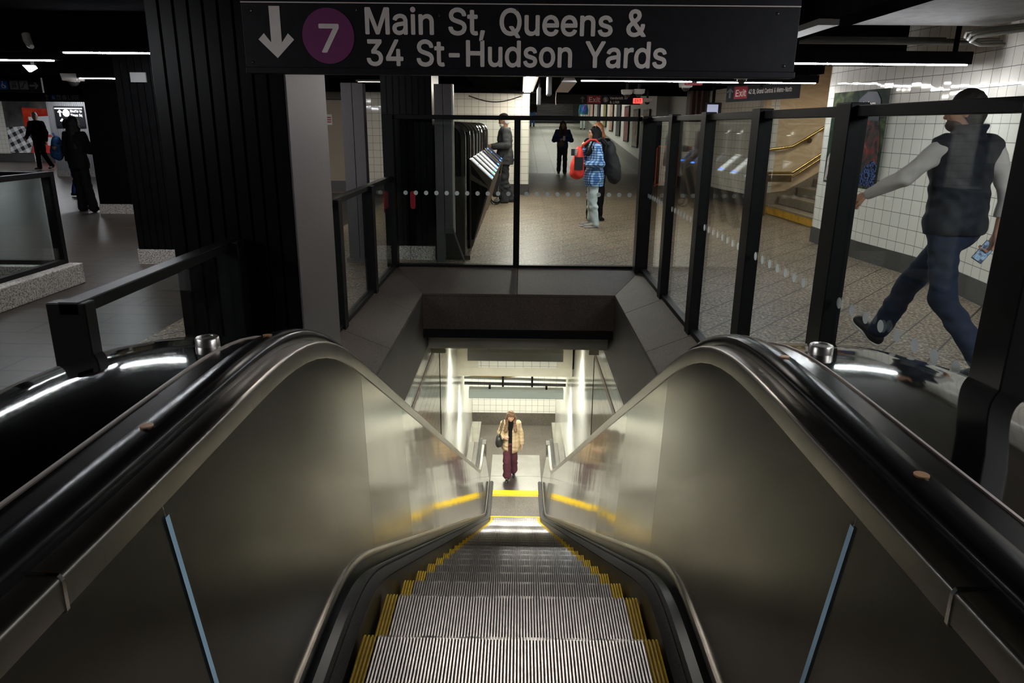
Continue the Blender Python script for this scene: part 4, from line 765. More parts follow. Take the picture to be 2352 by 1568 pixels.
# conduits under the ceiling
def conduit(label, runs, r, m_=CONDUIT):
    t = thing('conduit', label, 'conduit', runs[0][0], 'conduits under the ceiling')
    for p in runs:
        k = MB(); k.tube(p, r); k.build('pipe', m_, t, smooth=50)
conduit('three dark conduits along the ceiling above the bright light line', [[(2.36, 7.45 + .2 * k, 2.385 + .035 * k), (4.25, 7.45 + .2 * k, 2.385 + .035 * k)] for k in range(3)], .022, plain('dusty_conduit', (.12, .12, .11), .5))
conduit('bent pale conduits in the corner above the white tiled wall', [[(4.28, 6.3 + .1 * k, 2.39 + .025 * k), (4.15, 6.55 + .1 * k, 2.39 + .025 * k), (3.95 - .02 * k, 6.80 + .05 * k, 2.37 + .025 * k), (3.96, 6.90 + .05 * k, 2.34 + .025 * k), (4.10, 6.98 + .05 * k, 2.32 + .025 * k), (4.28, 6.92 + .05 * k, 2.32 + .025 * k)] for k in range(3)], .016, PALECONDUIT)
conduit('black conduits above the far glass barrier', [[(.6, 11.3 + .25 * k, 2.45), (3.8, 11.3 + .25 * k, 2.45)] for k in range(3)], .03)
conduit('dark conduits under the low ceiling over the plank floor', [[(-9, 9.2 + .5 * k, 2.53), (-2.2, 9.2 + .5 * k, 2.53)] for k in range(4)], .03)
k = MB(); k.tube([(-1.2 + .08 * i, 17.405, 2.22 - .13 * math.sin(PI * i / 15)) for i in range(16)], .012); o = k.build('cable', DARKPLASTIC, smooth=50); tag(o, 'black cable drooping across the tiled pier above the capped man', 'cable')
k = MB(); k.box(2.0, 5.3, 2.262, 2.14, 6.4, 2.302); o = k.build('unlit_light', plain('pale_lamp_cover', (.06, .053, .047), .4)); tag(o, 'unlit pale lamp strip under the ceiling beam right of the big sign', 'light')
# ---------------------------------------------------------------- signs
X_, Z_ = (1, 0, 0), (0, 0, 1)
def arrow(name, m, parent, c, s, ang, ux=X_, uy=Z_, th=.002, w=.13):
    """transit arrow pointing up when ang = 0; s = height"""
    P = [(-w / 2, -.5), (w / 2, -.5), (w / 2, .20), (.25, .02), (.37, .14), (0, .5), (-.37, .14), (-.25, .02), (-w / 2, .20)]
    ux, uy, c = Vector(ux), Vector(uy), Vector(c); n = ux.cross(uy)
    q = [c + ux * s * (p[0] * math.cos(ang) - p[1] * math.sin(ang)) + uy * s * (p[0] * math.sin(ang) + p[1] * math.cos(ang)) for p in P]
    mb = MB(); k = len(q); mb.add(q + [p + n * th for p in q], [tuple(range(k - 1, -1, -1)), tuple(range(k, 2 * k))] + [(i, (i + 1) % k, k + (i + 1) % k, k + i) for i in range(k)])
    return mb.build(name, m, parent)
def disc(name, m, parent, c, r, th=.003, ux=X_, uy=Z_, n=40):
    ux, uy, c = Vector(ux), Vector(uy), Vector(c); nn = ux.cross(uy)
    q = [c + ux * r * math.cos(2 * PI * i / n) + uy * r * math.sin(2 * PI * i / n) for i in range(n)]
    mb = MB(); mb.add(q + [p + nn * th for p in q], [tuple(range(n - 1, -1, -1)), tuple(range(n, 2 * n))] + [(i, (i + 1) % n, n + (i + 1) % n, n + i) for i in range(n)])
    return mb.build(name, m, parent)
def plate(name, m, parent, c, w, h, th=.003, ux=X_, uy=Z_, bevel=0):
    ux, uy, c = Vector(ux), Vector(uy), Vector(c); nn = ux.cross(uy)
    q = [c + ux * sx * w / 2 + uy * sy * h / 2 for sx, sy in ((-1, -1), (1, -1), (1, 1), (-1, 1))]
    mb = MB(); mb.add(q + [p + nn * th for p in q], [(3, 2, 1, 0), (4, 5, 6, 7), (0, 1, 5, 4), (1, 2, 6, 5), (2, 3, 7, 6), (3, 0, 4, 7)])
    return mb.build(name, m, parent, bevel=bevel)
ys = 3.30
sg = thing('hanging_sign', 'big black overhead sign with a down arrow and a purple 7 disc above the escalator', 'sign', (0, ys, 1.8))
m = MB(); m.box(-1.185, ys, 1.825, 1.165, ys + .05, 2.125); m.build('panel', SIGNBLACK, sg, bevel=.002)
m = MB(); m.box(-1.185, ys - .008, 1.80, 1.17, ys + .06, 1.826); m.build('frame_rail', SIGNBLACK, sg, bevel=.003)
m = MB(); m.box(-1.185, ys - .003, 2.080, 1.165, ys, 2.084); m.build('white_stripe', SIGNWHITE, sg)
yf = ys - .0005
arrow('arrow', SIGNWHITE, sg, (-1.045, yf, 1.965), .205, PI, w=.22)
disc('purple_disc', SIGNPURPLE, sg, (-.822, yf, 1.952), .1105)
lettering('numeral', '7', SIGNWHITE, sg, (-.872, yf - .003, 1.889), X_, Z_, .112, .108)
lettering('lettering', 'Main St, Queens &', SIGNWHITE, sg, (-.672, yf, 1.963), X_, Z_, .104, 1.195)
lettering('lettering', '34 St-Hudson Yards', SIGNWHITE, sg, (-.668, yf, 1.838), X_, Z_, .104, 1.29)
for x, z in ((-1.145, 2.05), (-1.155, 1.845), (-.70, 2.055), (-.35, 2.035), (1.07, 2.055), (1.12, 1.85), (-.02, 2.06)):
    k = MB(); k.ball((x, yf, z), .006, 10, 6); k.build('rivet', CHROME, sg)
for x in (-.8, .8):
    k = MB(); k.box(x - .02, ys + .01, 2.12, x + .02, ys + .04, 2.75); k.build('hanger', BLACKMETAL, sg)

se = thing('exit_sign', 'black overhead sign with a red Exit block hanging before the poster corridor', 'sign', (2.3, 20, 2.2))
y0 = 19.8
m = MB(); m.box(-.5, y0, 2.12, 3.1, y0 + .05, 2.36); m.build('panel', SIGNBLACK, se)
arrow('arrow', SIGNGREY, se, (1.60, y0 - .0005, 2.24), .16, 0, w=.2)
plate('red_block', SIGNRED, se, (1.90, y0 - .0005, 2.24), .36, .19)
lettering('red_block_text', 'Exit', SIGNWHITE, se, (1.755, y0 - .0045, 2.18), X_, Z_, .12, .30)
disc('grey_disc', SIGNGREY, se, (2.20, y0 - .0005, 2.24), .075)
lettering('disc_letter', 'S', SIGNWHITE, se, (2.16, y0 - .0045, 2.195), X_, Z_, .085)
lettering('lettering', 'Vanderbilt Av', SIGNWHITE, se, (2.31, y0 - .0005, 2.25), X_, Z_, .06, .46)
lettering('lettering', '& LIRR', SIGNWHITE, se, (2.31, y0 - .0005, 2.15), X_, Z_, .06, .25)
for (x, y, z, w_, lab, col) in ((2.58, 16.8, 2.12, .20, 'small glowing red exit box in front of the Exit sign', REDLED), (2.68, 11.9, 2.26, .27, 'dark red exit box beside the dome cameras under the light line', plain('dull_red_box', (.25, .03, .04), .4, emit=.08))):
    t = thing('exit_box', lab, 'exit light', (x, y, z))
    m = MB(); m.box(x - w_ / 2, y, z - .05, x + w_ / 2, y + .06, z + .06); m.build('case', col, t, bevel=.008)
    lettering('case_text', 'EXIT', SIGNBLACK, t, (x - w_ * .36, y - .001, z - .03), X_, Z_, .07, w_ * .72)
    m = MB(); m.box(x - .02, y + .01, z + .06, x + .02, y + .04, 2.74); m.build('hanger', BLACKMETAL, t)
# angled sign before the marble recess
a0, a1 = Vector((3.60, 13.25, 2.03)), Vector((4.60, 12.75, 2.09))
ux = (a1 - a0).normalized(); uz = Vector((0, 0, 1)); n_ = ux.cross(uz)
sx_ = thing('exit_sign', 'angled black Exit sign for 42 St hanging before the marble recess', 'sign', tuple((a0 + a1) / 2))
cc = (a0 + a1) / 2 + uz * .11
plate('panel', SIGNBLACK, sx_, cc - n_ * .05, 1.2, .27, .05, ux, uz)
arrow('arrow', SIGNGREY, sx_, a0 + ux * .02 + uz * .12, .16, 0, ux, uz, w=.2)
plate('red_block', SIGNRED, sx_, a0 + ux * .20 + uz * .12, .22, .2, .003, ux, uz)
lettering('red_block_text', 'Exit', SIGNWHITE, sx_, a0 + ux * .11 + uz * .06 + n_ * .004, ux, uz, .11, .18)
lettering('lettering', '42 St, Grand Central & Metro-North', SIGNWHITE, sx_, a0 + ux * .33 + uz * .09, ux, uz, .075, .70)
k = MB(); k.box(4.05, 13.0, 2.24, 4.1, 13.05, 2.75); k.build('hanger', BLACKMETAL, sx_)

def picto(parent, c, s, kind, m_bg, m_fg):
    p = plate('pictogram', m_bg, parent, c, s, s, .003)
    c2 = (c[0], c[1] - .0035, c[2]); mb = MB()
    if kind == 'wheel':
        mb.tube([(c2[0] + s * .22 * math.cos(t), c2[1], c2[2] - s * .12 + s * .22 * math.sin(t)) for t in [PI * .7 + PI * 1.4 * k / 12 for k in range(13)]], s * .035, 6)
        mb.tube([(c2[0] - s * .06, c2[1], c2[2] + s * .22), (c2[0] - s * .04, c2[1], c2[2] - s * .06), (c2[0] + s * .16, c2[1], c2[2] - s * .08), (c2[0] + s * .26, c2[1], c2[2] - s * .32)], s * .045, 6); mb.ball((c2[0] - s * .06, c2[1], c2[2] + s * .34), s * .07, 8, 6)
    elif kind == 'lift':
        for dx in (-.2, 0, .2): mb.box(c2[0] + s * (dx - .06), c2[1], c2[2] - s * .32, c2[0] + s * (dx + .06), c2[1] + .003, c2[2] + s * .05); mb.ball((c2[0] + s * dx, c2[1], c2[2] + s * .17), s * .06, 8, 6)
    else:
        mb.tube([(c2[0] - s * .35, c2[1], c2[2] - s * .28), (c2[0] - s * .15, c2[1], c2[2] - s * .28), (c2[0] + s * .15, c2[1], c2[2] + s * .25), (c2[0] + s * .35, c2[1], c2[2] + s * .25)], s * .06, 6)
    mb.build('symbol', m_fg, p)
s1 = thing('hanging_sign', 'black sign with wheelchair and lift symbols and a right arrow over the plank floor', 'sign', (-9.4, 14, 2.2))
m = MB(); m.box(-10.4, 14.0, 2.08, -8.85, 14.05, 2.34); m.build('panel', SIGNBLACK, s1)
picto(s1, (-9.56, 13.999, 2.21), .155, 'wheel', SIGNBLUE, SIGNWHITE); picto(s1, (-9.36, 13.999, 2.21), .155, 'lift', SIGNGREY, SIGNBLACK); picto(s1, (-9.18, 13.999, 2.21), .155, 'stair', SIGNGREY, SIGNBLACK)
arrow('arrow', SIGNGREY, s1, (-8.99, 13.999, 2.20), .17, -PI / 2, w=.2)
s2 = thing('hanging_sign', 'long dim black LIRR sign above the checkered poster', 'sign', (-12.4, 20, 2.1))
m = MB(); m.box(-15.2, 20.0, 2.06, -11.4, 20.05, 2.26); m.build('panel', SIGNBLACK, s2)
arrow('arrow', SIGNGREY, s2, (-12.56, 19.999, 2.17), .16, 0, w=.2)
picto(s2, (-12.38, 19.999, 2.17), .12, 'wheel', SIGNBLUE, SIGNWHITE); picto(s2, (-12.24, 19.999, 2.17), .12, 'lift', SIGNGREY, SIGNBLACK); disc('grey_disc', SIGNGREY, s2, (-12.09, 19.999, 2.17), .06)
lettering('lettering', 'LIRR', SIGNGREY, s2, (-12.0, 19.999, 2.11), X_, Z_, .12, .30)
s3 = thing('column_sign', 'lit black sign for the shuttle and LIRR fixed to the grey fluted column', 'sign', (-13, 21.6, 1.7))
WHITELIT = plain('backlit_white', (.8, .8, .8), .5, emit=.9)
m = MB(); m.box(-13.42, 21.60, 1.42, -12.58, 21.645, 1.98); m.build('panel', SIGNBLACK, s3)
yq = 21.5995
m = MB(); m.box(-13.40, yq - .003, 1.90, -12.60, yq, 1.93); m.build('white_stripe', WHITELIT, s3)
arrow('arrow', WHITELIT, s3, (-13.26, yq, 1.79), .19, 0, w=.22); disc('white_disc', WHITELIT, s3, (-13.08, yq, 1.79), .10)
lettering('lettering', 'Shuttle to', WHITELIT, s3, (-12.96, yq, 1.81), X_, Z_, .07, .34); lettering('lettering', 'Times Sq', WHITELIT, s3, (-12.96, yq, 1.70), X_, Z_, .07, .34)
arrow('arrow', WHITELIT, s3, (-13.22, yq, 1.55), .19, 0, w=.22); lettering('lettering', 'LIRR', WHITELIT, s3, (-13.10, yq, 1.49), X_, Z_, .12, .27)

# ---------------------------------------------------------------- ceiling equipment
def dome(label, x, y, z, s=1.):
    t = thing('dome_camera', label, 'camera', (x, y, z), 'white dome cameras')
    m = MB(); m.prism([(x - .13 * s, z + .10 * s), (x + .13 * s, z + .10 * s), (x + .11 * s, z), (x - .11 * s, z)], 'y', y - .1 * s, y + .1 * s); m.build('mount', GREYBOX, t, bevel=.01)
    m = MB(); m.lathe([(.075 * s, 0), (.072 * s, -.03 * s), (.052 * s, -.06 * s), (.02 * s, -.075 * s), (.002, -.077 * s)], (x, y, z), 20); m.build('dome', plain('smoked_dome', (.02, .02, .022), .08), t, smooth=True)
    m = MB(); m.lathe([(.078 * s, .004), (.085 * s, -.006 * s), (.078 * s, -.012 * s)], (x, y, z), 20); m.build('ring', GREYBOX, t, smooth=True)
    m = MB(); m.box(x - .02, y - .02, z + .09 * s, x + .02, y + .02, 2.74); m.build('stem', BLACKMETAL, t)
for (u, lab) in (((2.84, 9.9, 2.19), 'dome camera just under the big sign, nearest of the cameras'), ((2.62, 12.2, 2.19), 'dome camera right of the dark red exit box'), ((2.16, 14.0, 2.16), 'right one of the two paired dome cameras'), ((1.94, 14.0, 2.15), 'left one of the two paired dome cameras'), ((2.92, 17.6, 2.13), 'small dome camera right of the glowing exit box'), ((-6.83, 11.6, 2.17), 'dome camera hanging over the plank floor')):
    dome(lab, *u, .8 if u[0] > 0 else 1.05)
t = thing('spotlight', 'small white spotlight glowing under the nearest light line', 'light', (-5.35, 8.4, 2.15))
m = MB(); m.prism([(-5.46, 2.17), (-5.34, 2.17), (-5.32, 2.14), (-5.40, 2.10)], 'y', 8.36, 8.40); m.build('head', plain('lit_white', (.9, .9, .9), .5, emit=2.5), t)
m = MB(); m.box(-5.38, 8.38, 2.18, -5.34, 8.42, 2.55); m.build('stem', BLACKMETAL, t)
t = thing('bullet_camera', 'pale bullet shaped camera on a stem high over the plank floor', 'camera', (-4.60, 7.2, 2.3))
m = MB(); m.tube([(-4.62, 7.2, 2.36), (-4.60, 7.18, 2.30), (-4.56, 7.14, 2.26), (-4.53, 7.12, 2.245)], [.035, .035, .03, .02], 12); m.build('body', GREYBOX, t, smooth=50)
m = MB(); m.box(-4.64, 7.18, 2.35, -4.60, 7.22, 2.60); m.build('stem', BLACKPAINT, t)
SCR = plain('screen_back', (.03, .03, .035), .4)
for (x, y, z, lab) in ((.34, 14.0, 2.08, 'lower of two edge on display screens hanging beside the ceiling light'), (.45, 12.0, 2.18, 'upper of two edge on display screens hanging beside the ceiling light')):
    t = thing('display_screen', lab, 'screen', (x, y, z), 'edge on display screens')
    m = MB(); m.box(x - .04, y - .3, z - .14, x + .02, y + .3, z + .16); m.build('case', SCR, t, bevel=.008)
    m = MB(); m.box(x - .048, y - .28, z - .12, x - .041, y + .28, z + .14); m.build('panel', plain('screen_pale', (.5, .5, .48), .3, emit=.25), t)
    m = MB(); m.box(x - .02, y - .02, z + .15, x + .01, y + .02, 2.75); m.build('hanger', BLACKMETAL, t)
t = thing('display_screen', 'small lit blue grey screen on the tiled wall left of the marble recess', 'screen', (4.05, 16, 1.9))
m = MB(); m.box(3.90, 16.0, 1.75, 4.22, 16.06, 2.08); m.build('case', SCR, t)
m = MB(); m.box(3.92, 15.994, 1.80, 4.15, 16.0, 2.04); m.build('panel', plain('screen_blue', (.45, .48, .65), .3, emit=.5), t)
m = MB(); m.box(4.02, 16.02, 2.05, 4.08, 16.06, 2.75); m.build('hanger', BLACKMETAL, t)
t = thing('kiosk', 'dark upright cabinet with an orange lit fence of bars in front near the corridor corner', 'cabinet', (4.05, 21.5, 0))
m = MB(); m.box(3.72, 22.0, 0, 4.3, 22.6, 1.85); m.build('body', plain('kiosk_black', (.02, .02, .022), .3), t, bevel=.01)
m = MB(); m.box(3.70, 21.97, 1.62, 4.3, 22.0, 1.82); m.build('header', plain('kiosk_grey', (.2, .2, .21), .4), t)
t = thing('crowd_barrier', 'orange metal crowd barrier standing before the dark cabinet', 'barrier', (3.9, 20, 0))
OR = plain('orange_paint', (.75, .16, .06), .45)
m = MB(); m.tube([(3.66, 20, .05), (3.66, 20, 1.02), (3.70, 20, 1.08), (4.2, 20.05, 1.08), (4.24, 20.05, 1.02), (4.24, 20.05, .05)], .02); m.build('frame', OR, t, smooth=50)
for k in range(9):
    m = MB(); m.tube([(3.72 + .055 * k, 20.01, .15), (3.72 + .055 * k, 20.01, 1.06)], .008, 6); m.build('bar', OR, t)
m = MB(); m.tube([(3.64, 20, .04), (3.8, 19.95, .12), (3.95, 19.95, .16), (4.1, 20, .1), (4.26, 20.05, .04)], .018); m.build('foot', OR, t, smooth=50)
# far dark pier with conduits
t = thing('service_post', 'dark steel service post with pipes left of the small lit screen', 'post', (4.25, 17.6, 0))
m = MB(); m.box(4.0, 18.0, 0, 4.42, 18.4, 2.7); m.build('post', plain('service_brown', (.045, .035, .032), .4), t)
for k in range(3):
    m = MB(); m.tube([(4.02 + .12 * k, 17.95, .9), (4.02 + .12 * k, 17.95, 2.7)], .03); m.build('pipe', plain('service_red', (.10, .05, .045), .5), t)

# ---------------------------------------------------------------- fare gates
READER = plain('reader_glow', (.75, .78, .80), .25, emit=.85); READERB = plain('reader_blue', (.03, .05, .12), .2); BLUEGLOW = plain('blue_glow', (.05, .2, .9), .3, emit=3); GREENGLOW = plain('green_glow', (.1, .8, .3), .3, emit=1.2)
GATEBLK = plain('gate_black_glass', (.012, .011, .011), .12); GATEST = brushed('gate_steel', (.16, .14, .125), .3, (1, 1, 20), 10, .05, 0)
def rounded(pts, r, n=6):
    """round the corners of a polygon; r = radius per point"""
    out = []; k = len(pts)
    for i, p in enumerate(pts):
        if not r[i]: out.append(p); continue
        p = Vector(p); a = (Vector(pts[i - 1]) - p).normalized(); b = (Vector(pts[(i + 1) % k]) - p).normalized()
        for j in range(n + 1):
            t = j / n; q = p + a * r[i] * (1 - t) ** 2 + b * r[i] * t ** 2
            out.append((q.x, q.y))
    return out
gy = [8.9, 9.75, 10.5, 11.25, 12.0, 12.75, 14.0, 14.9]
for i, y in enumerate(gy):
    lab = ['nearest fare gate, its arched steel panel partly behind the grey pylon', 'second fare gate from the grey pylon with a white lit reader', 'third fare gate from the grey pylon with a white lit reader', 'fourth fare gate from the grey pylon with a white lit reader', 'fifth fare gate from the grey pylon with a white lit reader', 'sixth fare gate from the grey pylon, dark reader', 'fare gate with a blue lit reader beside the capped man', 'farthest fare gate behind the capped man'][i]
    t = thing('fare_gate', lab, 'fare gate', (-.8, y, 0), 'row of fare gates')
    xr = -.66; x9 = -1.5 if i else -1.01
    arch = rounded([(x9, .0), (x9, 1.62), (xr, 1.62), (xr, 0)], [0, .05, .20, 0], 8)
    m = MB(); m.prism(arch, 'y', y, y + .13); m.build('arch_panel', GATEST, t, bevel=.006)
    inner = rounded([(x9 + .04, .85), (x9 + .04, 1.58), (xr - .05, 1.58), (xr - .05, .85)], [0, .04, .17, 0], 8)
    m = MB(); m.prism(inner, 'y', y - .004, y); m.build('glass_panel', GATEBLK, t)
    edge = rounded([(xr, 0), (xr, 1.62), (x9, 1.62)], [0, .20, 0], 8)[0:]
    m = MB(); m.tube([(p[0] + .004, y - .002, p[1]) for p in edge], .009, 6, True); m.build('edge_trim', CHROME, t)
    if i == 0:
        m = MB(); m.box(-1.01, y - .10, 0, -.66, y, 1.0); m.build('cabinet', GATEST, t, bevel=.006)
        m = MB(); m.box(-.92, y - .12, 0, -.60, y + .1, .05); m.build('foot', GATEST, t)
    else:
        body = [(xr, 0), (xr, 1.16), (-.66, 1.17), (-.36, .90), (-.39, .80), (-.62, .03)]
        m = MB(); m.prism(body, 'y', y - .13, y + .13); m.build('console', plain('console_brown', (.20, .165, .13), .35, .7), t, bevel=.006)
        m = MB(); m.prism([(xr + .02, .98), (xr + .02, 1.10), (-.42, .82)], 'y', y - .134, y - .13); m.build('console_side', DARKPLASTIC, t)
        m = MB(); m.prism([(xr + .02, .12), (xr + .02, .9), (-.42, .79), (-.61, .12)], 'y', y - .136, y - .131); m.build('console_side', GATEBLK, t)
        a, b = Vector((-.645, 1.165)), Vector((-.365, .912)); d = (b - a).normalized(); n = Vector((-d.y, d.x)); n = n if n.y > 0 else -n
        q = [a + n * .004, a + n * .014, b + n * .014, b + n * .004]
        m = MB(); m.prism([(p.x, p.y) for p in q], 'y', y - .12, y + .12)
        m.build('reader', READER if 1 <= i <= 4 else READERB, t, label='white lit card reader' if 1 <= i <= 4 else 'dark card reader')
        for k, (f0, f1) in enumerate(((.05, .10), (.3, .33), (.86, .95))):
            p, r_ = a + d * .38 * f0, a + d * .38 * f1
            m = MB(); q = [p + n * .015, p + n * .018, r_ + n * .018, r_ + n * .015]; m.prism([(v.x, v.y) for v in q], 'y', y - .1, y + .1)
            m.build('reader_bar', (BLUEGLOW if (k == 2 or i == 6) else SIGNBLACK) if i != 2 else (GREENGLOW if k == 2 else SIGNBLACK), t)
        m = MB(); m.box(xr - .2, y - .05, .1, xr - .02, y + .35, 1.5); m.build('paddle', GATEBLK, t, bevel=.01)
t = thing('gate_panel', 'slanting clear end panel at the foot of the grey pylon', 'panel', (-.8, 8.7, 0))
m = MB(); m.prism([(-.99, .0), (-.99, .42), (-.80, .40), (-.66, .0)], 'y', 8.59, 8.60); m.build('pane', GLASS_OLD, t)
m = MB(); m.tube([(-.80, 8.60, .42), (-.66, 8.60, .013)], .012, 6); m.build('edge', GREYPANEL, t)

# ---------------------------------------------------------------- stair opening on the plank floor
t = thing('glass_barrier', 'black framed glass barrier on a granite curb at the left stair opening', 'barrier', (-4.6, 6, 0))
bx = -4.62
m = MB(); m.box(bx - .10, 1.5, 0, -4.46, 7.24, .205); m.build('curb', CURB, t, bevel=.008)
m = MB(); m.box(-7.5, 7.0, 0, bx - .11, 7.24, .205); m.build('curb', CURB, t, bevel=.008)
zt = 1.115
for (y0, y1, last) in ((5.93, 7.16, True), (4.6, 5.86, False), (3.3, 4.53, False)):
    m = MB(); m.box(bx - .03, y0, zt - .05, bx + .03, y1, zt); m.build('top_rail', BLACKMETAL, t, bevel=.003)
    m = MB(); m.box(bx - .03, y0, .205, bx + .03, y1, .25); m.build('bottom_rail', BLACKMETAL, t, bevel=.003)
    m = MB(); m.box(bx - .005, y0, .25, bx + .005, y1, zt - .05); m.build('glass_pane', GLASS_OLD, t)
    m = MB(); m.box(bx - .07, y1, .205, bx + .03, y1 + .06, zt); m.build('post', BLACKMETAL, t, bevel=.003)
m = MB(); m.box(-7.5, 7.10, zt - .05, bx - .07, 7.16, zt); m.build('top_rail', BLACKMETAL, t, bevel=.003)
m = MB(); m.box(-7.5, 7.10, .205, bx - .07, 7.16, .25); m.build('bottom_rail', BLACKMETAL, t, bevel=.003)
m = MB(); m.box(-7.5, 7.125, .25, bx - .07, 7.135, zt - .05); m.build('glass_pane', GLASS_OLD, t)

# ---------------------------------------------------------------- posters
def frame_poster(label, x, y0, y1, z0, z1, m_, group):
    """framed poster on the corridor wall facing -x"""
    t = thing('framed_poster', label, 'poster', (x, (y0 + y1) / 2, z0), group)
    sl = .067; dz = (y1 - y0) * sl / 2
    m = MB(); m.box(x - .03, y0, z0, x, y1, z1); m.build('frame', BLACKMETAL, t, bevel=.004)
    m = MB(); m.box(x - .033, y0 + .06, z0 + .06, x - .031, y1 - .06, z1 - .06); m.build('print', m_, t)
POST = [blotch('print_a', [(.3, (.03, .03, .05)), (.45, (.45, .16, .05)), (.55, (.7, .35, .15)), (.7, (.05, .08, .12))], 2.2, .3, 4, 1.5),
        blotch('print_b', [(.3, (.02, .02, .03)), (.5, (.55, .30, .14)), (.6, (.10, .14, .22)), (.8, (.6, .5, .4))], 1.8, .3, 4, 2),
        blotch('print_c', [(.35, (.04, .02, .03)), (.5, (.40, .04, .05)), (.6, (.1, .1, .1)), (.8, (.6, .5, .45))], 3, .3, 5, 1),
        blotch('print_d', [(.3, (.03, .03, .035)), (.7, (.07, .07, .08))], 2, .3),
        blotch('print_e', [(.3, (.4, .06, .06)), (.5, (.5, .4, .3)), (.7, (.15, .05, .05))], 2.6, .3, 4, 1),
        blotch('print_f', [(.3, (.03, .03, .04)), (.5, (.4, .38, .1)), (.65, (.12, .12, .2))], 2.4, .3, 4, 1)]
labs = ['orange and dark framed poster nearest on the sloping corridor wall', 'second framed poster up the corridor wall, pale figure on dark', 'third framed poster up the corridor wall, dark red', 'fourth framed poster up the corridor wall, nearly black', 'fifth framed poster up the corridor wall, red and cream', 'sixth framed poster up the corridor wall, yellow and dark', 'seventh framed poster up the corridor wall, nearly black', 'last framed poster up the corridor wall, red']
yp = [24.15, 26.35, 28.7, 31.2, 33.7, 36.4, 39.4, 43.0]
for i, y in enumerate(yp):
    s = (y - 25.5) * .067 if y > 25.5 else 0
    frame_poster(labs[i], 4.12, y, y + 1.25, .78 + max(s, 0), 2.06 + max(s, 0) + .05, POST[[0, 1, 2, 3, 4, 5, 3, 4][i]], 'framed posters along the corridor')
# large unframed print on the right wall, following the wall plane
t = thing('wall_poster', 'tall poster of a person in a dark cap on the white tiled wall', 'poster', (4.28, 9.7, .87))
def wx(y): return 4.30 + (4.27 - 4.30) * (y - 9.2) / 1.42 - .006
def wquad(name, y0, y1, z0, z1, m_, e=0):
    mb = MB(); mb.add([(wx(y0) - e, y0, z0), (wx(y1) - e, y1, z0), (wx(y1) - e, y1, z1), (wx(y0) - e, y0, z1), (wx(y0) - e - .002, y0, z0), (wx(y1) - e - .002, y1, z0), (wx(y1) - e - .002, y1, z1), (wx(y0) - e - .002, y0, z1)], [(0, 1, 2, 3), (7, 6, 5, 4), (0, 4, 5, 1), (1, 5, 6, 2), (2, 6, 7, 3), (3, 7, 4, 0)]); return mb.build(name, m_, t)
wquad('print', 8.93, 10.42, .87, 2.05, blotch('dark_foliage_print', [(.3, (.012, .022, .014)), (.55, (.03, .045, .03)), (.68, (.10, .12, .05)), (.8, (.2, .2, .14))], 3.2, .7, 5, 1))
def wpoly(name, pts, m_, e):
    mb = MB(); k = len(pts); A = [(wx(y) - e, y, z) for y, z in pts]; B = [(p[0] - .002, p[1], p[2]) for p in A]
    mb.add(A + B, [tuple(range(k)), tuple(range(2 * k - 1, k - 1, -1))] + [(i, (i + 1) % k, k + (i + 1) % k, k + i) for i in range(k)]); return mb.build(name, m_, t)
wpoly('figure_print', [(8.96, .90), (9.75, .90), (9.95, 1.25), (9.80, 1.55), (9.55, 1.72), (9.12, 1.75), (9.0, 1.5)], blotch('figure_print', [(.3, (.03, .026, .028)), (.5, (.07, .055, .055)), (.6, (.20, .035, .025)), (.8, (.20, .18, .18))], 4, .7, 6, 2), .004)
wpoly('shirt_print', [(8.97, .91), (9.42, .91), (9.30, 1.12), (9.10, 1.22), (8.97, 1.18)], blotch('blue_stripes', [(.44, (.01, .012, .02)), (.5, (.12, .2, .45)), (.56, (.015, .015, .03))], 7, .7, 2, 3), .007)
wpoly('cap_print', [(9.08, 1.68), (9.60, 1.70), (9.72, 1.80), (9.66, 1.94), (9.45, 2.03), (9.22, 2.02), (9.10, 1.92)], plain('cap_navy', (.025, .028, .05), .6), .007)
lettering('cap_lettering', 'Harlem', SIGNWHITE, t, (wx(9.3) - .012, 9.60, 1.84), (0, -1, 0), (0, .12, .99), .075, .40)
wpoly('hair_print', [(10.0, .90), (10.38, .90), (10.36, 1.2), (10.15, 1.45), (10.05, 1.75), (9.98, 1.3)], blotch('pale_hair', [(.35, (.12, .09, .10)), (.6, (.5, .42, .42))], 9, .4, 5, 2, (1, 3, .6)), .005)
# big picture poster on the far wall of the plank floor
t = thing('wall_poster', 'big colourful food poster with red and black checks on the far tiled wall', 'poster', (-19.2, 29.4, 1.3))
def fp(name, pts, m_, e):
    mb = MB(); k = len(pts); A = [(x, 29.44 - e, z) for x, z in pts]; B = [(x, 29.438 - e, z) for x, z in pts]
    mb.add(A + B, [tuple(range(k)), tuple(range(2 * k - 1, k - 1, -1))] + [(i, (i + 1) % k, k + (i + 1) % k, k + i) for i in range(k)]); return mb.build(name, m_, t)
fp('print', [(-20.3, .32), (-17.7, .32), (-17.7, 2.32), (-20.3, 2.32)], blotch('poster_ground', [(.3, (.03, .03, .035)), (.6, (.12, .11, .10)), (.8, (.25, .22, .2))], 1.3, .3), 0)
fp('red_print', [(-19.55, 1.35), (-17.72, 1.25), (-17.72, 2.1), (-18.3, 2.0), (-19.55, 2.05)], blotch('red_stuff', [(.3, (.45, .02, .01)), (.6, (.7, .06, .02)), (.8, (.6, .2, .05))], 2.5, .3), .004)
fp('white_print', [(-19.3, .8), (-18.2, .9), (-18.35, 1.75), (-19.35, 1.7)], plain('white_print', (.70, .72, .74), .4), .007)
fp('red_check_print', [(-19.45, .33), (-17.72, .33), (-17.72, 1.02), (-19.2, 1.05)], checks('red_checks', (.75, .72, .70), (.65, .03, .03), 1.6, third=(.62, .05, .05)), .010)
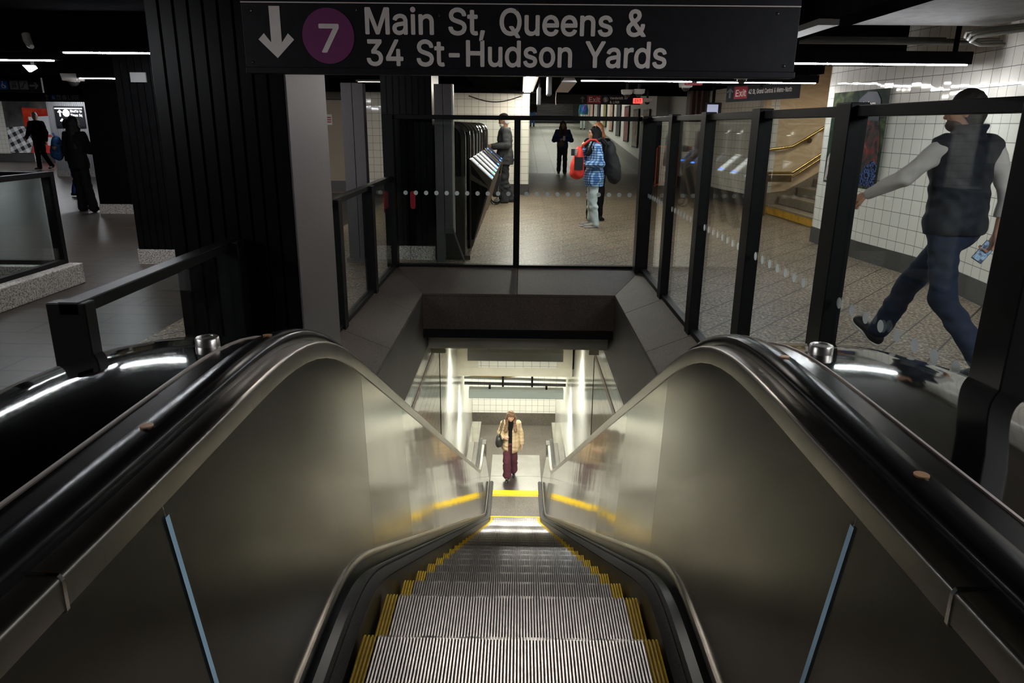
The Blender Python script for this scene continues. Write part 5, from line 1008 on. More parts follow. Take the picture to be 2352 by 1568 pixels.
fp('black_check_print', [(-20.28, .33), (-19.5, .33), (-19.15, 1.1), (-19.6, 1.35), (-20.28, 1.30)], checks('black_checks', (.75, .75, .75), (.02, .02, .025), 3.4, rot=(0, .4, 0)), .013)
k = MB(); k.prism([(-19.32, 0), (-19.1, 0), (-19.1, .34), (-19.32, .34)], 'y', 29.36, 29.44); o = k.build('wall_box', plain('pale_box', (.6, .6, .55), .5)); tag(o, 'pale upright cover strip at the wall foot under the food poster', 'cover')
k = MB(); k.box(-4.24, 8.262, 2.0, -4.07, 8.28, 2.10); o = k.build('notice_card', plain('grey_card', (.32, .32, .32), .6)); tag(o, 'small blank grey card fixed high on the black column', 'card')
# ---------------------------------------------------------------- figures: smooth-blended volumes turned into one skin
class Sdf:
    def __init__(s, lo, hi, h):
        s.lo = np.array(lo, float); s.h = h; s.n = np.ceil((np.array(hi) - s.lo) / h).astype(int) + 1
        s.F = np.full(s.n, 9., np.float32); s.ax = [(s.lo[i] + h * np.arange(s.n[i])).astype(np.float32) for i in range(3)]
    def _sl(s, lo, hi):
        a = np.clip(np.floor((np.array(lo) - s.lo) / s.h).astype(int), 0, s.n); b = np.clip(np.ceil((np.array(hi) - s.lo) / s.h).astype(int) + 1, 0, s.n)
        return tuple(slice(i, j) for i, j in zip(a, b))
    def _p(s, sl): return s.ax[0][sl[0]][:, None, None], s.ax[1][sl[1]][None, :, None], s.ax[2][sl[2]][None, None, :]
    def _put(s, sl, d, k):
        f = s.F[sl]
        if k > 0:
            hh = np.maximum(k - np.abs(f - d), 0) / k; s.F[sl] = np.minimum(f, d) - hh * hh * k * .25
        else: s.F[sl] = np.minimum(f, d)
    def _cap(s, sl, a, b, ra, rb):
        x, y, z = s._p(sl); a = np.array(a, float); b = np.array(b, float); ab = b - a; L = max(float(ab @ ab), 1e-9)
        t = np.clip(((x - a[0]) * ab[0] + (y - a[1]) * ab[1] + (z - a[2]) * ab[2]) / L, 0, 1)
        return np.sqrt((x - a[0] - t * ab[0]) ** 2 + (y - a[1] - t * ab[1]) ** 2 + (z - a[2] - t * ab[2]) ** 2) - (ra + (rb - ra) * t)
    def cap(s, a, b, ra, rb=None, k=.03):
        rb = ra if rb is None else rb; m = max(ra, rb) + k + 3 * s.h
        sl = s._sl(np.minimum(a, b) - m, np.maximum(a, b) + m); s._put(sl, s._cap(sl, a, b, ra, rb), k); return s
    def _ell(s, sl, c, r, R):
        x, y, z = s._p(sl); x, y, z = x - c[0], y - c[1], z - c[2]
        if R is not None: x, y, z = (R[0][0] * x + R[0][1] * y + R[0][2] * z, R[1][0] * x + R[1][1] * y + R[1][2] * z, R[2][0] * x + R[2][1] * y + R[2][2] * z)
        k0 = np.sqrt((x / r[0]) ** 2 + (y / r[1]) ** 2 + (z / r[2]) ** 2) + 1e-6
        k1 = np.sqrt((x / r[0] ** 2) ** 2 + (y / r[1] ** 2) ** 2 + (z / r[2] ** 2) ** 2) + 1e-6
        return k0 * (k0 - 1) / k1
    def ell(s, c, r, R=None, k=.03):
        m = max(r) + k + 3 * s.h; sl = s._sl(np.array(c) - m, np.array(c) + m); s._put(sl, s._ell(sl, c, r, R), k); return s
    def dig(s, c, r, R=None):
        m = max(r) + 3 * s.h; sl = s._sl(np.array(c) - m, np.array(c) + m); s.F[sl] = np.maximum(s.F[sl], -s._ell(sl, c, r, R)); return s
    def cut(s, n, p):
        n = np.array(n, float); n /= np.linalg.norm(n); x, y, z = s._p((slice(None),) * 3)
        s.F = np.maximum(s.F, (n[0] * (x - p[0]) + n[1] * (y - p[1]) + n[2] * (z - p[2])).astype(np.float32)); return s
    def wrinkle(s, amp, f=38, seed=0):
        x, y, z = s._p((slice(None),) * 3); r = np.random.RandomState(seed); w = 0
        for i in range(5):
            d = r.randn(3); d[2] *= 1.5; d /= np.linalg.norm(d); w = w + np.sin((d[0] * x + d[1] * y + d[2] * z) * f * (.6 + .35 * i) + r.rand() * 6 + 1.5 * np.sin(z * 17 + i))
        s.F = s.F + (amp * .4 * w).astype(np.float32); return s
    def mesh(s):
        F = s.F; ins = F < 0
        c = np.zeros(tuple(np.array(F.shape) - 1), np.int8)
        for i in (0, 1):
            for j in (0, 1):
                for k in (0, 1): c += ins[i:F.shape[0] - 1 + i, j:F.shape[1] - 1 + j, k:F.shape[2] - 1 + k]
        act = (c > 0) & (c < 8); I = np.argwhere(act); ids = np.full(c.shape, -1, np.int64); ids[act] = np.arange(len(I))
        acc = np.zeros((len(I), 3)); cnt = np.zeros(len(I))
        cr = [(i, j, k) for i in (0, 1) for j in (0, 1) for k in (0, 1)]
        for a in cr:
            for ax in range(3):
                if a[ax]: continue
                b = list(a); b[ax] = 1
                fa = F[I[:, 0] + a[0], I[:, 1] + a[1], I[:, 2] + a[2]]; fb = F[I[:, 0] + b[0], I[:, 1] + b[1], I[:, 2] + b[2]]
                m = (fa < 0) != (fb < 0); t = np.where(m, fa / np.where(fa == fb, 1, fa - fb), 0)
                p = np.array(a, float)[None].repeat(len(I), 0); p[:, ax] = t; acc[m] += p[m]; cnt[m] += 1
        V = s.lo + s.h * (I + acc / np.maximum(cnt, 1)[:, None]); Q = []
        for ax in range(3):
            u, v = [(1, 2), (2, 0), (0, 1)][ax]; sl0 = [slice(None)] * 3; sl1 = [slice(None)] * 3; sl0[ax] = slice(0, -1); sl1[ax] = slice(1, None)
            ch = ins[tuple(sl0)] != ins[tuple(sl1)]; E_ = np.argwhere(ch)
            ok = (E_[:, u] > 0) & (E_[:, v] > 0) & (E_[:, u] < c.shape[u]) & (E_[:, v] < c.shape[v]); E_ = E_[ok]
            fl_ = ins[tuple(sl0)][tuple(E_.T)]
            def cell(du, dv):
                q = E_.copy(); q[:, u] -= du; q[:, v] -= dv; return ids[tuple(q.T)]
            q = np.stack([cell(0, 0), cell(1, 0), cell(1, 1), cell(0, 1)], 1); q[~fl_] = q[~fl_][:, ::-1]; Q.append(q)
        Q = np.concatenate(Q); Q = Q[(Q >= 0).all(1)]; return V, Q
    def build(s, name, m, parent=None, label=None, smooth_it=1):
        V, Q = s.mesh(); me = bpy.data.meshes.new(name); me.from_pydata(V.tolist(), [], Q.tolist()); me.materials.append(m)
        if smooth_it:
            bm = bmesh.new(); bm.from_mesh(me)
            for _ in range(smooth_it): bmesh.ops.smooth_vert(bm, verts=bm.verts, factor=.5, use_axis_x=True, use_axis_y=True, use_axis_z=True)
            bm.to_mesh(me); bm.free()
        me.shade_smooth(); o = link(name, me, parent)
        if label: o['label'] = label
        return o

SKIN = plain('skin_light', (.52, .30, .21), .5, var=.06); SKIN_T = plain('skin_tan', (.40, .21, .13), .5, var=.06); SKIN_D = plain('skin_brown', (.22, .11, .07), .5)
EYE = plain('eye_dark', (.02, .015, .012), .2); LIP = plain('lips', (.40, .15, .13), .45); BROW = plain('brow_dark', (.04, .025, .02), .8)
BLK = plain('black_cloth', (.006, .006, .0065), .9, spec=.08); SOFTBLK = plain('washed_black_cloth', (.035, .035, .037), .85, var=.25, vscale=14)
HAIRB = plain('black_hair', (.007, .006, .006), .6, spec=.12); HAIRBR = plain('brown_hair', (.11, .058, .030), .5, var=.5, vscale=25); HAIRG = plain('grey_hair', (.45, .43, .41), .6); HAIRO = plain('auburn_hair', (.36, .12, .04), .5)
SOLE = plain('white_sole', (.62, .60, .57), .6)

def V3(*a): return np.array(a, float)
def unit(v): v = np.array(v, float); return v / (np.linalg.norm(v) + 1e-9)
BASE = dict(pelvis=(0, 0, .95), chest=(0, 0, 1.27), neck=(0, -.01, 1.47), head=(0, .025, 1.63),
            sR=(.175, 0, 1.415), sL=(-.175, 0, 1.415), eR=(.23, -.03, 1.14), eL=(-.23, -.03, 1.14), wR=(.235, .05, .90), wL=(-.235, .05, .90),
            hR=(.085, 0, .92), hL=(-.085, 0, .92), kR=(.095, .02, .50), kL=(-.095, .02, .50), aR=(.10, -.02, .085), aL=(-.10, -.02, .085), tR=(.115, .155, .03), tL=(-.115, .155, .03))
def rot_h(yaw, pitch):
    y, p = math.radians(yaw), math.radians(pitch)
    return np.array(Matrix.Rotation(y, 3, 'Z') @ Matrix.Rotation(p, 3, 'X'))

class Person:
    def __init__(s, label, loc, face, H=1.72, vox=.012, skin=SKIN, yaw=0, pitch=0, girth=1., hand=None, hair_col=None, fine_face=True, **J):
        s.s = H / 1.75; s.v = vox; s.g = girth
        s.J = {k: V3(*J.get(k, v)) * s.s for k, v in BASE.items()}
        s.R = rot_h(yaw, pitch); P = np.array(list(s.J.values())); s.lo = P.min(0) - .26; s.hi = P.max(0) + .26; s.lo[2] = -.03
        s.hand = hand or {}
        s.ang = math.atan2(face[1], face[0]) - PI / 2; s.loc = loc; s.label = label
        s.o = s.body(skin); s.o.location = loc; s.o.rotation_euler = (0, 0, s.ang); tag(s.o, label, 'person')
        s.face(skin)
    def world(s, p):
        c, n = math.cos(s.ang), math.sin(s.ang); return (s.loc[0] + c * p[0] - n * p[1], s.loc[1] + n * p[0] + c * p[1], s.loc[2] + p[2])
    def new(s): return Sdf(s.lo, s.hi, s.v)
    def hp(s, x, y, z): return s.J['head'] + s.R @ (V3(x, y, z) * s.s)
    def frame(s):
        J = s.J; lat = unit(J['sR'] - J['sL']); up = unit(J['neck'] - J['pelvis']); fw = unit(np.cross(up, lat)); return np.array([lat, fw, up])
    def hands(s, d):
        J, q = s.J, s.s
        for sd, sg in (('R', 1), ('L', -1)):
            w, e = J['w' + sd], J['e' + sd]; h = s.hand.get(sd, {}); dr = unit(h.get('dir', w - e)); n = np.array(h.get('palm', (-sg, 0, 0)), float)
            n = unit(n - dr * (n @ dr)); t = np.cross(dr, n) * (-sg); 
            if 'thumb' in h and t @ np.array(h['thumb']) < 0: t = -t
            curl = h.get('curl', .5)
            d.ell(w + dr * .052 * q, (.040 * q, .018 * q, .055 * q), np.array([t, n, dr]), .02)
            for i, (o, L) in enumerate(((.029, .070), (.010, .080), (-.010, .075), (-.028, .058))):
                a = w + dr * .095 * q + t * o * q; d1 = unit(dr * math.cos(curl * .8) + n * math.sin(curl * .8) + t * o * 1.5); b = a + d1 * L * .5 * q
                d2 = unit(dr * math.cos(curl * 2) + n * math.sin(curl * 2)); d.cap(a - dr * .02 * q, b, .0095 * q, .009 * q, .006); d.cap(b, b + d2 * L * .5 * q, .009 * q, .0075 * q, .005)
            a = w + dr * .03 * q + t * .030 * q; b = a + unit(dr * .7 + t * .7 + n * .2) * .042 * q; d.cap(a, b, .013 * q, .011 * q, .01); d.cap(b, b + unit(dr * .95 + t * .15 + n * .35) * .034 * q, .011 * q, .009 * q, .006)
    def body(s, skin):
        d = s.new(); J, q = s.J, s.s; F = s.frame(); up = F[2]
        d.ell(J['chest'], (.145 * q, .095 * q, .19 * q), F, .05); d.ell(J['pelvis'] + up * .12 * q, (.12 * q, .085 * q, .16 * q), F, .06); d.ell(J['pelvis'], (.145 * q, .10 * q, .12 * q), F, .06)
        d.cap(J['sL'], J['sR'], .05 * q, .05 * q, .05); d.cap(J['neck'] - up * .04 * q, s.hp(0, -.02, -.07), .054 * q, .05 * q, .03)
        for k in 'RL':
            d.cap(J['s' + k], J['e' + k], .044 * q, .036 * q, .03); d.cap(J['e' + k], J['w' + k], .036 * q, .024 * q, .02)
            d.cap(J['h' + k], J['k' + k], .072 * q, .050 * q, .04); d.cap(J['k' + k], J['a' + k], .048 * q, .032 * q, .03); d.cap(J['a' + k] + V3(0, 0, -.02) * q, J['t' + k], .034 * q, .024 * q, .02)
        s.hands(d); R = s.R.T
        d.ell(s.hp(0, -.005, .022), (.073 * q, .092 * q, .098 * q), R, .02); d.ell(s.hp(0, .022, -.045), (.055 * q, .068 * q, .070 * q), R, .035); d.ell(s.hp(0, .058, -.090), (.026 * q, .024 * q, .020 * q), R, .03)
        d.cap(s.hp(0, .090, .008), s.hp(0, .104, -.030), .008 * q, .013 * q, .012); d.ell(s.hp(0, .083, .030), (.05 * q, .012 * q, .012 * q), R, .02)
        for sg in (-1, 1):
            d.ell(s.hp(.074 * sg, -.008, -.008), (.011 * q, .02 * q, .031 * q), R, .008); d.dig(s.hp(.031 * sg, .100, .008), (.015 * q, .016 * q, .009 * q), R); d.ell(s.hp(.040 * sg, .066, -.022), (.022 * q, .02 * q, .02 * q), R, .02)
        d.ell(s.hp(0, .084, -.060), (.022 * q, .010 * q, .009 * q), R, .008)
        return d.build('person', skin)
    def face(s, skin):
        q = s.s; M4 = np.array(s.R)
        for sg in (-1, 1):
            m = MB(); m.ball((0, 0, 0), (.0115 * q, .007 * q, .0050 * q), 10, 6); e = m.build('eye', EYE, s.o, smooth=True); s.put(e, s.hp(.031 * sg, .085, .007))
            m = MB(); m.ball((0, 0, 0), (.017 * q, .006 * q, .0022 * q), 10, 6); e = m.build('eyebrow', BROW, s.o, smooth=True); s.put(e, s.hp(.032 * sg, .092, .030))
        m = MB(); m.ball((0, 0, 0), (.020 * q, .006 * q, .0055 * q), 10, 6); e = m.build('lips', LIP, s.o, smooth=True); s.put(e, s.hp(0, .094, -.060))
    def put(s, o, p): o.location = tuple(p); o.rotation_euler = Matrix(s.R.tolist()).to_euler()
    # clothing -------------------------------------------------------------
    def torso(s, d, inf, hem, flare=0., k=.06):
        J, q = s.J, s.s; F = s.frame(); up = F[2]; g = s.g
        d.ell(J['chest'], ((.155 * g + inf) * q, (.108 * g + inf) * q, (.20 + inf) * q), F, k)
        d.ell(J['pelvis'] + up * .13 * q, ((.145 * g + inf) * q, (.105 * g + inf) * q, .19 * q), F, k)
        d.ell(J['pelvis'] + up * .0 * q, ((.158 * g + inf + flare * .5) * q, (.118 * g + inf + flare * .5) * q, .17 * q), F, k)
        if hem < .86: d.ell(J['pelvis'] - up * .12 * q + F[1] * .0, ((.165 * g + inf + flare) * q, (.125 * g + inf + flare) * q, .22 * q), F, k)
        d.cap(J['sL'] + F[0] * .02, J['sR'] - F[0] * .02, (.055 + inf) * q, (.055 + inf) * q, k); d.cap(J['neck'] - up * .05 * q, J['neck'] - up * .01 * q, (.07 + inf) * q, (.058 + inf * .6) * q, .04)
    def sleeves(s, d, inf, k=.03, end=.97):
        J, q = s.J, s.s
        for c in 'RL':
            w = J['e' + c] + (J['w' + c] - J['e' + c]) * end
            d.cap(J['s' + c], J['e' + c], (.052 + inf) * q, (.044 + inf) * q, k); d.cap(J['e' + c], w, (.044 + inf) * q, (.033 + inf * .8) * q, k * .7)
    def top(s, name, m, inf=.012, hem=.84, flare=0., sleeve=True, open_=0, collar=0., wr=.005, label=None, end=.97, fr=38, hood=False):
        d = s.new(); s.torso(d, inf, hem, flare)
        if sleeve: s.sleeves(d, inf, end=end)
        J, q = s.J, s.s; F = s.frame(); up = F[2]
        if collar: d.cap(J['neck'] - up * .03 * q, J['neck'] + up * collar * q - F[1] * .01 * q, (.072 + inf) * q, (.064 + inf) * q, .02)
        if hood: d.ell(J['neck'] - F[1] * .08 * q - up * .02, (.11 * q, .06 * q, .07 * q), F, .04)
        d.wrinkle(wr, fr, len(name) + int(hem * 100))
        d.cut(-up, J['pelvis'] + up * (hem - .95) * q); d.cut(up, J['neck'] + up * (max(collar, .015)) * q)
        d.dig(J['neck'] + up * .06 * q, (.052 * q, .054 * q, .07 * q), F)
        if open_:
            x, y, z = d._p((slice(None),) * 3); c = J['chest']
            zz = (z - J['pelvis'][2]) / q; wdt = (open_ + .045 * np.clip((zz - .30) / .2, 0, 1)) * q
            d.F = np.maximum(d.F, np.minimum(wdt - np.abs(x - c[0] - .01 * q), y - c[1] + .0 * z + .02).astype(np.float32))
        return d.build(name, m, s.o, label)
    def trousers(s, m, inf=.012, flare=0., hem=.10, name='trousers', wr=.005, waist=1.04, label=None):
        d = s.new(); J, q = s.J, s.s; F = s.frame(); up = F[2]
        d.ell(J['pelvis'], ((.152 * s.g + inf) * q, (.115 * s.g + inf) * q, .15 * q), F, .05)
        for c in 'RL':
            kn, an = J['k' + c], J['a' + c]; e = kn + (an - kn) * ((.50 - hem) / .415)
            d.cap(J['h' + c], kn, (.080 + inf) * q, (.060 + inf + flare * .4) * q, .045); d.cap(kn, e, (.058 + inf + flare * .4) * q, (.048 + inf + flare) * q, .03)
        d.wrinkle(wr, 34, 5); d.cut(up, J['pelvis'] + up * (waist - .95) * q)
        return d.build(name, m, s.o, label)
    def shoes(s, m, sole=SOLE, r=1.):
        J, q = s.J, s.s
        for c in 'RL':
            a, t = J['a' + c], J['t' + c]; dr = unit(t - a - V3(0, 0, (t - a)[2]) * .0); fwd = unit(V3(t[0] - a[0], t[1] - a[1], t[2] - a[2] + .055 * q)); side = unit(np.cross(fwd, (0, 0, 1))); up = np.cross(side, fwd)
            heel = a - up * .05 * q - fwd * .03 * q; toe = t - up * .0
            d = Sdf(np.minimum(a, t) - .16, np.maximum(a, t) + .16, min(s.v, .008))
            d.cap(heel + up * .012, a + fwd * .02 * q - up * .03 * q, .040 * q * r, .042 * q * r, .03); d.cap(a - up * .04 * q, toe + up * .010 * q, .042 * q * r, .030 * q * r, .03); d.cap(a - up * .03 * q, a + up * .015 * q, .040 * q * r, .040 * q * r, .03)
            d.ell(toe - fwd * .02 * q, (.044 * q * r, .06 * q, .03 * q), np.array([side, fwd, up]), .02)
            d.cut(-up, heel - up * .018 * q); d.build('shoe', m, s.o)
            if sole:
                d = Sdf(np.minimum(a, t) - .16, np.maximum(a, t) + .16, min(s.v, .008))
                d.cap(heel, toe - fwd * .01 * q, .046 * q * r, .043 * q * r, 0); d.ell(toe - fwd * .02 * q, (.048 * q * r, .065 * q, .035 * q), np.array([side, fwd, up]), .02)
                d.cut(-up, heel - up * .030 * q); d.cut(up, heel - up * .008 * q); d.build('shoe_sole', sole, s.o)
    def hair(s, m, style='short', name='hair'):
        d = Sdf(s.J['head'] - .85 * s.s, s.J['head'] + .25, min(s.v, .010)); q = s.s; R = s.R.T
        d.ell(s.hp(0, -.014, .030), (.083 * q, .100 * q, .105 * q), R, .02)
        if style == 'short':
            d.ell(s.hp(0, -.040, -.035), (.070 * q, .062 * q, .085 * q), R, .05); d.wrinkle(.0025, 90, 3)
            d.cut(s.R @ V3(0, .80, -.60), s.hp(0, .055, .035)); d.cut(s.R @ V3(0, -.3, -1), s.hp(0, 0, -.115))
        else:
            L = {'long': .34, 'verylong': .46, 'mid': .24}[style]
            for sg in (-1, 1):
                d.cap(s.hp(.062 * sg, -.02, .04), s.hp(.080 * sg, -.01, -.10), .040 * q, .046 * q, .04)
                a = s.hp(.080 * sg, -.01, -.10); b = V3(a[0] + .028 * sg, (s.J['chest'][1] + .135 * q if style == 'long' else a[1] - .03), s.J['head'][2] - L * q); d.cap(a, b, .048 * q, .042 * q, .04)
            a = s.hp(0, -.06, -.02); b = V3(a[0], a[1] - .045, s.J['head'][2] - L * q); d.cap(a, b, .075 * q, .065 * q, .05)
            if style == 'verylong':
                for sg in (-1, 1): d.cap(a, b + V3(.07 * sg, 0, 0), .06 * q, .05 * q, .05)
            d.wrinkle(.004, 70, 4)
            d.dig(s.hp(0, .090, -.042), (.056 * q, .075 * q, .088 * q), R)
        return d.build(name, m, s.o)

def blob(name, label, cat, m, lo, hi, vox, prims, wr=.003, loc=(0, 0, 0), ang=0, parts=()):
    d = Sdf(lo, hi, vox)
    for p in prims:
        (d.cap if p[0] == 'c' else d.ell)(*p[1:])
    if wr: d.wrinkle(wr, 30, 2)
    o = d.build(name, m); o.location = loc; o.rotation_euler = (0, 0, ang); tag(o, label, cat); return o

# ---- woman at the lower landing
PLAID = checks('tan_plaid', (.46, .345, .205), (.33, .235, .135), 12, third=(.40, .295, .175))
MAROON = plain('maroon_cloth', (.062, .016, .026), .85, var=.15, vscale=8)
wl = Person('woman in a tan plaid blazer and maroon trousers walking up to the escalator', (-.135, 14.56, -5.955), (0, -1), 1.63, .009, SKIN, 0, -26, hand={'R': dict(dir=(-.5, .35, .35), palm=(-.3, -1, 0), curl=1.1), 'L': dict(curl=.35, palm=(1, .2, 0))},
            head=(.0, .055, 1.61), neck=(0, .015, 1.47), sR=(.165, 0, 1.41), sL=(-.165, .01, 1.41), eR=(.25, -.02, 1.16), wR=(.16, .20, 1.11), eL=(-.24, -.02, 1.13), wL=(-.26, .05, .90),
            kR=(.085, .13, .50), aR=(.075, .14, .085), tR=(.09, .31, .03), kL=(-.075, -.02, .50), aL=(-.07, -.15, .10), tL=(-.085, .02, .035), hR=(.08, 0, .92), hL=(-.08, 0, .92))
wl.trousers(MAROON, .010, .045, .13, wr=.006); wl.top('turtleneck', BLK, .004, .95, 0, True, 0, .055, .002, end=.99); wl.top('blazer', PLAID, .022, .68, .035, True, .045, 0, .006, end=.90)
wl.shoes(plain('black_leather', (.012, .012, .013), .25), None, .9); wl.hair(HAIRBR, 'long')
p = wl.world(V3(.25, .11, .95))
hb = blob('handbag', 'black leather shoulder bag held under the arm of the woman in the plaid blazer', 'bag', plain('black_leather_bag', (.016, .015, .014), .35), (-.2, -.2, -.24), (.2, .2, .24), .01, [('e', (0, 0, 0), (.075, .13, .15), None, .02), ('e', (0, 0, -.06), (.085, .15, .10), None, .03)], .002, p, wl.ang)
m = MB(); m.tube([(0, -.08, .12), (-.03, -.06, .28), (-.07, -.04, .44), (-.09, 0, .49), (-.09, .05, .44), (-.05, .08, .28), (0, .08, .12)], .009, 8); m.build('strap', plain('black_strap', (.012, .012, .012), .4), hb, smooth=50)

# ---- man walking past on the right
VEST = plain('navy_vest', (.005, .007, .013), .7, var=.25, vscale=9); SHIRTG = plain('pale_grey_sleeve', (.43, .40, .38), .8, var=.08); JEANN = plain('dark_navy_jeans', (.010, .017, .038), .8, var=.3, vscale=20)
wm = Person('man in a navy vest and pale sleeves striding past behind the glass', (2.84, 4.76, 0), (-.45, .9), 1.83, .0075, SKIN_T, 32, -3, 1.10, hand={'L': dict(curl=.9, palm=(.6, 0, -.6)), 'R': dict(curl=1.0, palm=(-.6, .3, .3), dir=(-.05, .25, -.95))},
            chest=(0, .02, 1.27), neck=(0, .02, 1.47), head=(-.015, .05, 1.63), sL=(-.19, .04, 1.42), sR=(.19, -.03, 1.42), eL=(-.30, .17, 1.24), wL=(-.33, .39, 1.125), eR=(.285, -.12, 1.14), wR=(.285, -.10, .90),
            hR=(.09, 0, .93), kR=(.075, .28, .53), aR=(.045, .44, .14), tR=(.035, .60, .185), hL=(-.09, 0, .93), kL=(-.075, -.06, .50), aL=(-.055, -.38, .16), tL=(-.06, -.24, .035))
wm.trousers(JEANN, .012, .012, .11); wm.top('shirt', SHIRTG, .008, 1.0, 0, True, wr=.005, end=.98); wm.top('vest', VEST, .028, .90, .0, False, 0, .085, .006, fr=42)
wm.shoes(plain('black_sneaker', (.010, .010, .012), .5), SOLE, 1.05); wm.hair(plain('dark_brown_hair', (.010, .008, .007), .55), 'short')
d = Sdf(wm.J['head'] - .2, wm.J['head'] + .2, .0075); d.ell(wm.hp(0, .035, -.072), (.060 * wm.s, .068 * wm.s, .050 * wm.s), wm.R.T, .02); d.cut(wm.R @ V3(0, -1, 0), wm.hp(0, -.005, 0)); d.dig(wm.hp(0, .105, -.058), (.026, .02, .012), wm.R.T); d.build('beard', plain('beard_brown', (.05, .032, .022), .7), wm.o)
pw = wm.J['wR'] + V3(-.045, .035, -.125)
q = wm.world(pw); R = Matrix.Rotation(math.radians(-28), 3, 'Z') @ Matrix.Rotation(math.radians(32), 3, 'Y') @ Matrix.Rotation(math.radians(-20), 3, 'X')
m = MB(); m.obox(q, .037, .0045, .075, R); ph = m.build('phone', plain('phone_case', (.02, .02, .025), .3), bevel=.004); tag(ph, 'phone with a lit pale blue screen in the hand of the man in the vest', 'phone')
m = MB(); m.obox(Vector(q) + R @ Vector((0, -.0052, 0)), .033, .0006, .069, R); m.build('screen', blotch('phone_screen', [(.35, (.10, .25, .45)), (.5, (.35, .5, .7)), (.65, (.05, .07, .12))], 30, .2), ph)

# ---- woman with the red bag
CHECKSHIRT = checks('blue_check_shirt', (.38, .50, .60), (.018, .05, .18), 27, third=(.06, .18, .38)); PALEJEAN = plain('pale_jeans', (.42, .48, .47), .85, var=.18, vscale=10)
wb = Person('woman in a blue checked shirt and pale jeans with her hand raised to her mouth', (1.19, 11.9, 0), (-1, -.08), 1.58, .010, SKIN_T, 0, 0, hand={'R': dict(curl=1.2, dir=(-.3, .1, .9), palm=(0, -1, 0)), 'L': dict(curl=1.1, dir=(.35, .9, .0), palm=(0, 0, 1))},
            eR=(.20, .13, 1.15), wR=(.10, .21, 1.37), eL=(-.24, -.07, 1.13), wL=(-.15, .17, 1.12), aR=(.09, -.0, .085), aL=(-.10, -.04, .085), tR=(.105, .18, .03), tL=(-.115, .14, .03))
wb.trousers(PALEJEAN, .010, .012, .07, wr=.008); wb.top('checked_shirt', CHECKSHIRT, .026, .73, .025, True, 0, .03, .006, end=.96); wb.shoes(plain('grey_sneaker', (.20, .18, .165), .7), SOLE); wb.hair(HAIRB, 'long')
m = MB(); m.tube([wb.hp(.086 * math.cos(t), -.012, .035 + .105 * math.sin(t)) for t in [PI * k / 12 for k in range(13)]], .008, 6); m.build('headphone_band', DARKPLASTIC, wb.o, smooth=50)
for sg in (-1, 1):
    m = MB(); c = wb.hp(.083 * sg, -.01, -.01); m.ball(c, (.018, .034, .038), 12, 8); m.build('headphone_cup', DARKPLASTIC, wb.o, smooth=True)
REDB = plain('red_bag_cloth', (.60, .035, .022), .6, var=.12, vscale=9); BLKB = plain('black_bag_cloth', (.012, .012, .013), .75, var=.3, vscale=8)
rb_ = blob('tote_bag', 'bright red and black bag hanging in front of the woman in the checked shirt', 'bag', REDB, (-.25, -.25, -.35), (.25, .25, .35), .011, [('e', (0, 0, -.08), (.15, .11, .17), None, .03), ('e', (0, -.02, .06), (.11, .08, .20), None, .05), ('e', (0, 0, -.16), (.14, .115, .09), None, .03)], .004, wb.world(V3(-.06, .29, 1.02)), wb.ang)
m = MB(); m.grid([[(-.158 + .03 * abs(v) * 0, y, z) for y in (-.07, 0, .07)] for v, z in ((0, -.10), (0, .02), (0, .10))]); m.build('pocket', BLKB, rb_)
m = MB(); m.tube([(.02, -.05, .2), (-.05, -.08, .28), (-.11, -.17, .36), (-.13, -.26, .36), (-.12, -.34, .27)], .018, 8); m.build('strap', plain('red_strap', (.5, .04, .03), .6), rb_, smooth=50)
m = MB(); m.tube([(-.07, -.02, .16), (-.09, -.01, -.05)], .014, 8); m.tube([(-.1, .09, .12), (-.1, .09, .22)], .028, 8); m.build('trim', BLKB, rb_, smooth=50)
bp = blob('backpack', 'big slouching black backpack on the back of the woman in the checked shirt', 'backpack', BLKB, (-.3, -.3, -.45), (.3, .3, .45), .011, [('e', (0, 0, .10), (.15, .09, .22), None, .03), ('e', (0, -.06, -.12), (.17, .12, .22), None, .06), ('e', (0, -.09, -.22), (.14, .10, .13), None, .04)], .006, wb.world(V3(-.03, -.24, 1.05)), wb.ang)
m = MB(); m.tube([(-.12, .05, .25), (-.13, .16, .36), (-.13, .26, .32), (-.15, .30, .2)], .02, 8); m.tube([(.12, .05, .25), (.13, .16, .36), (.13, .26, .32)], .02, 8); m.build('strap', BLKB, bp, smooth=50)
cp_ = MB(); c = wb.world(V3(-.12, .33, 1.19)); cp_.lathe([(.028, -.05), (.035, .05)], c, 16); o = cp_.build('cup', plain('clear_cup', (.35, .30, .28), .25), smooth=50); tag(o, 'small clear cup held above the red bag', 'cup')
# ---- person just behind her
wo = Person('person with auburn hair in dark clothes, mostly hidden behind the checked shirt woman', (1.31, 12.75, 0), (.15, -1), 1.64, .013, SKIN)
wo.trousers(BLK); wo.top('jacket', BLK, .018, .80); wo.shoes(BLK, None); wo.hair(HAIRO, 'mid')
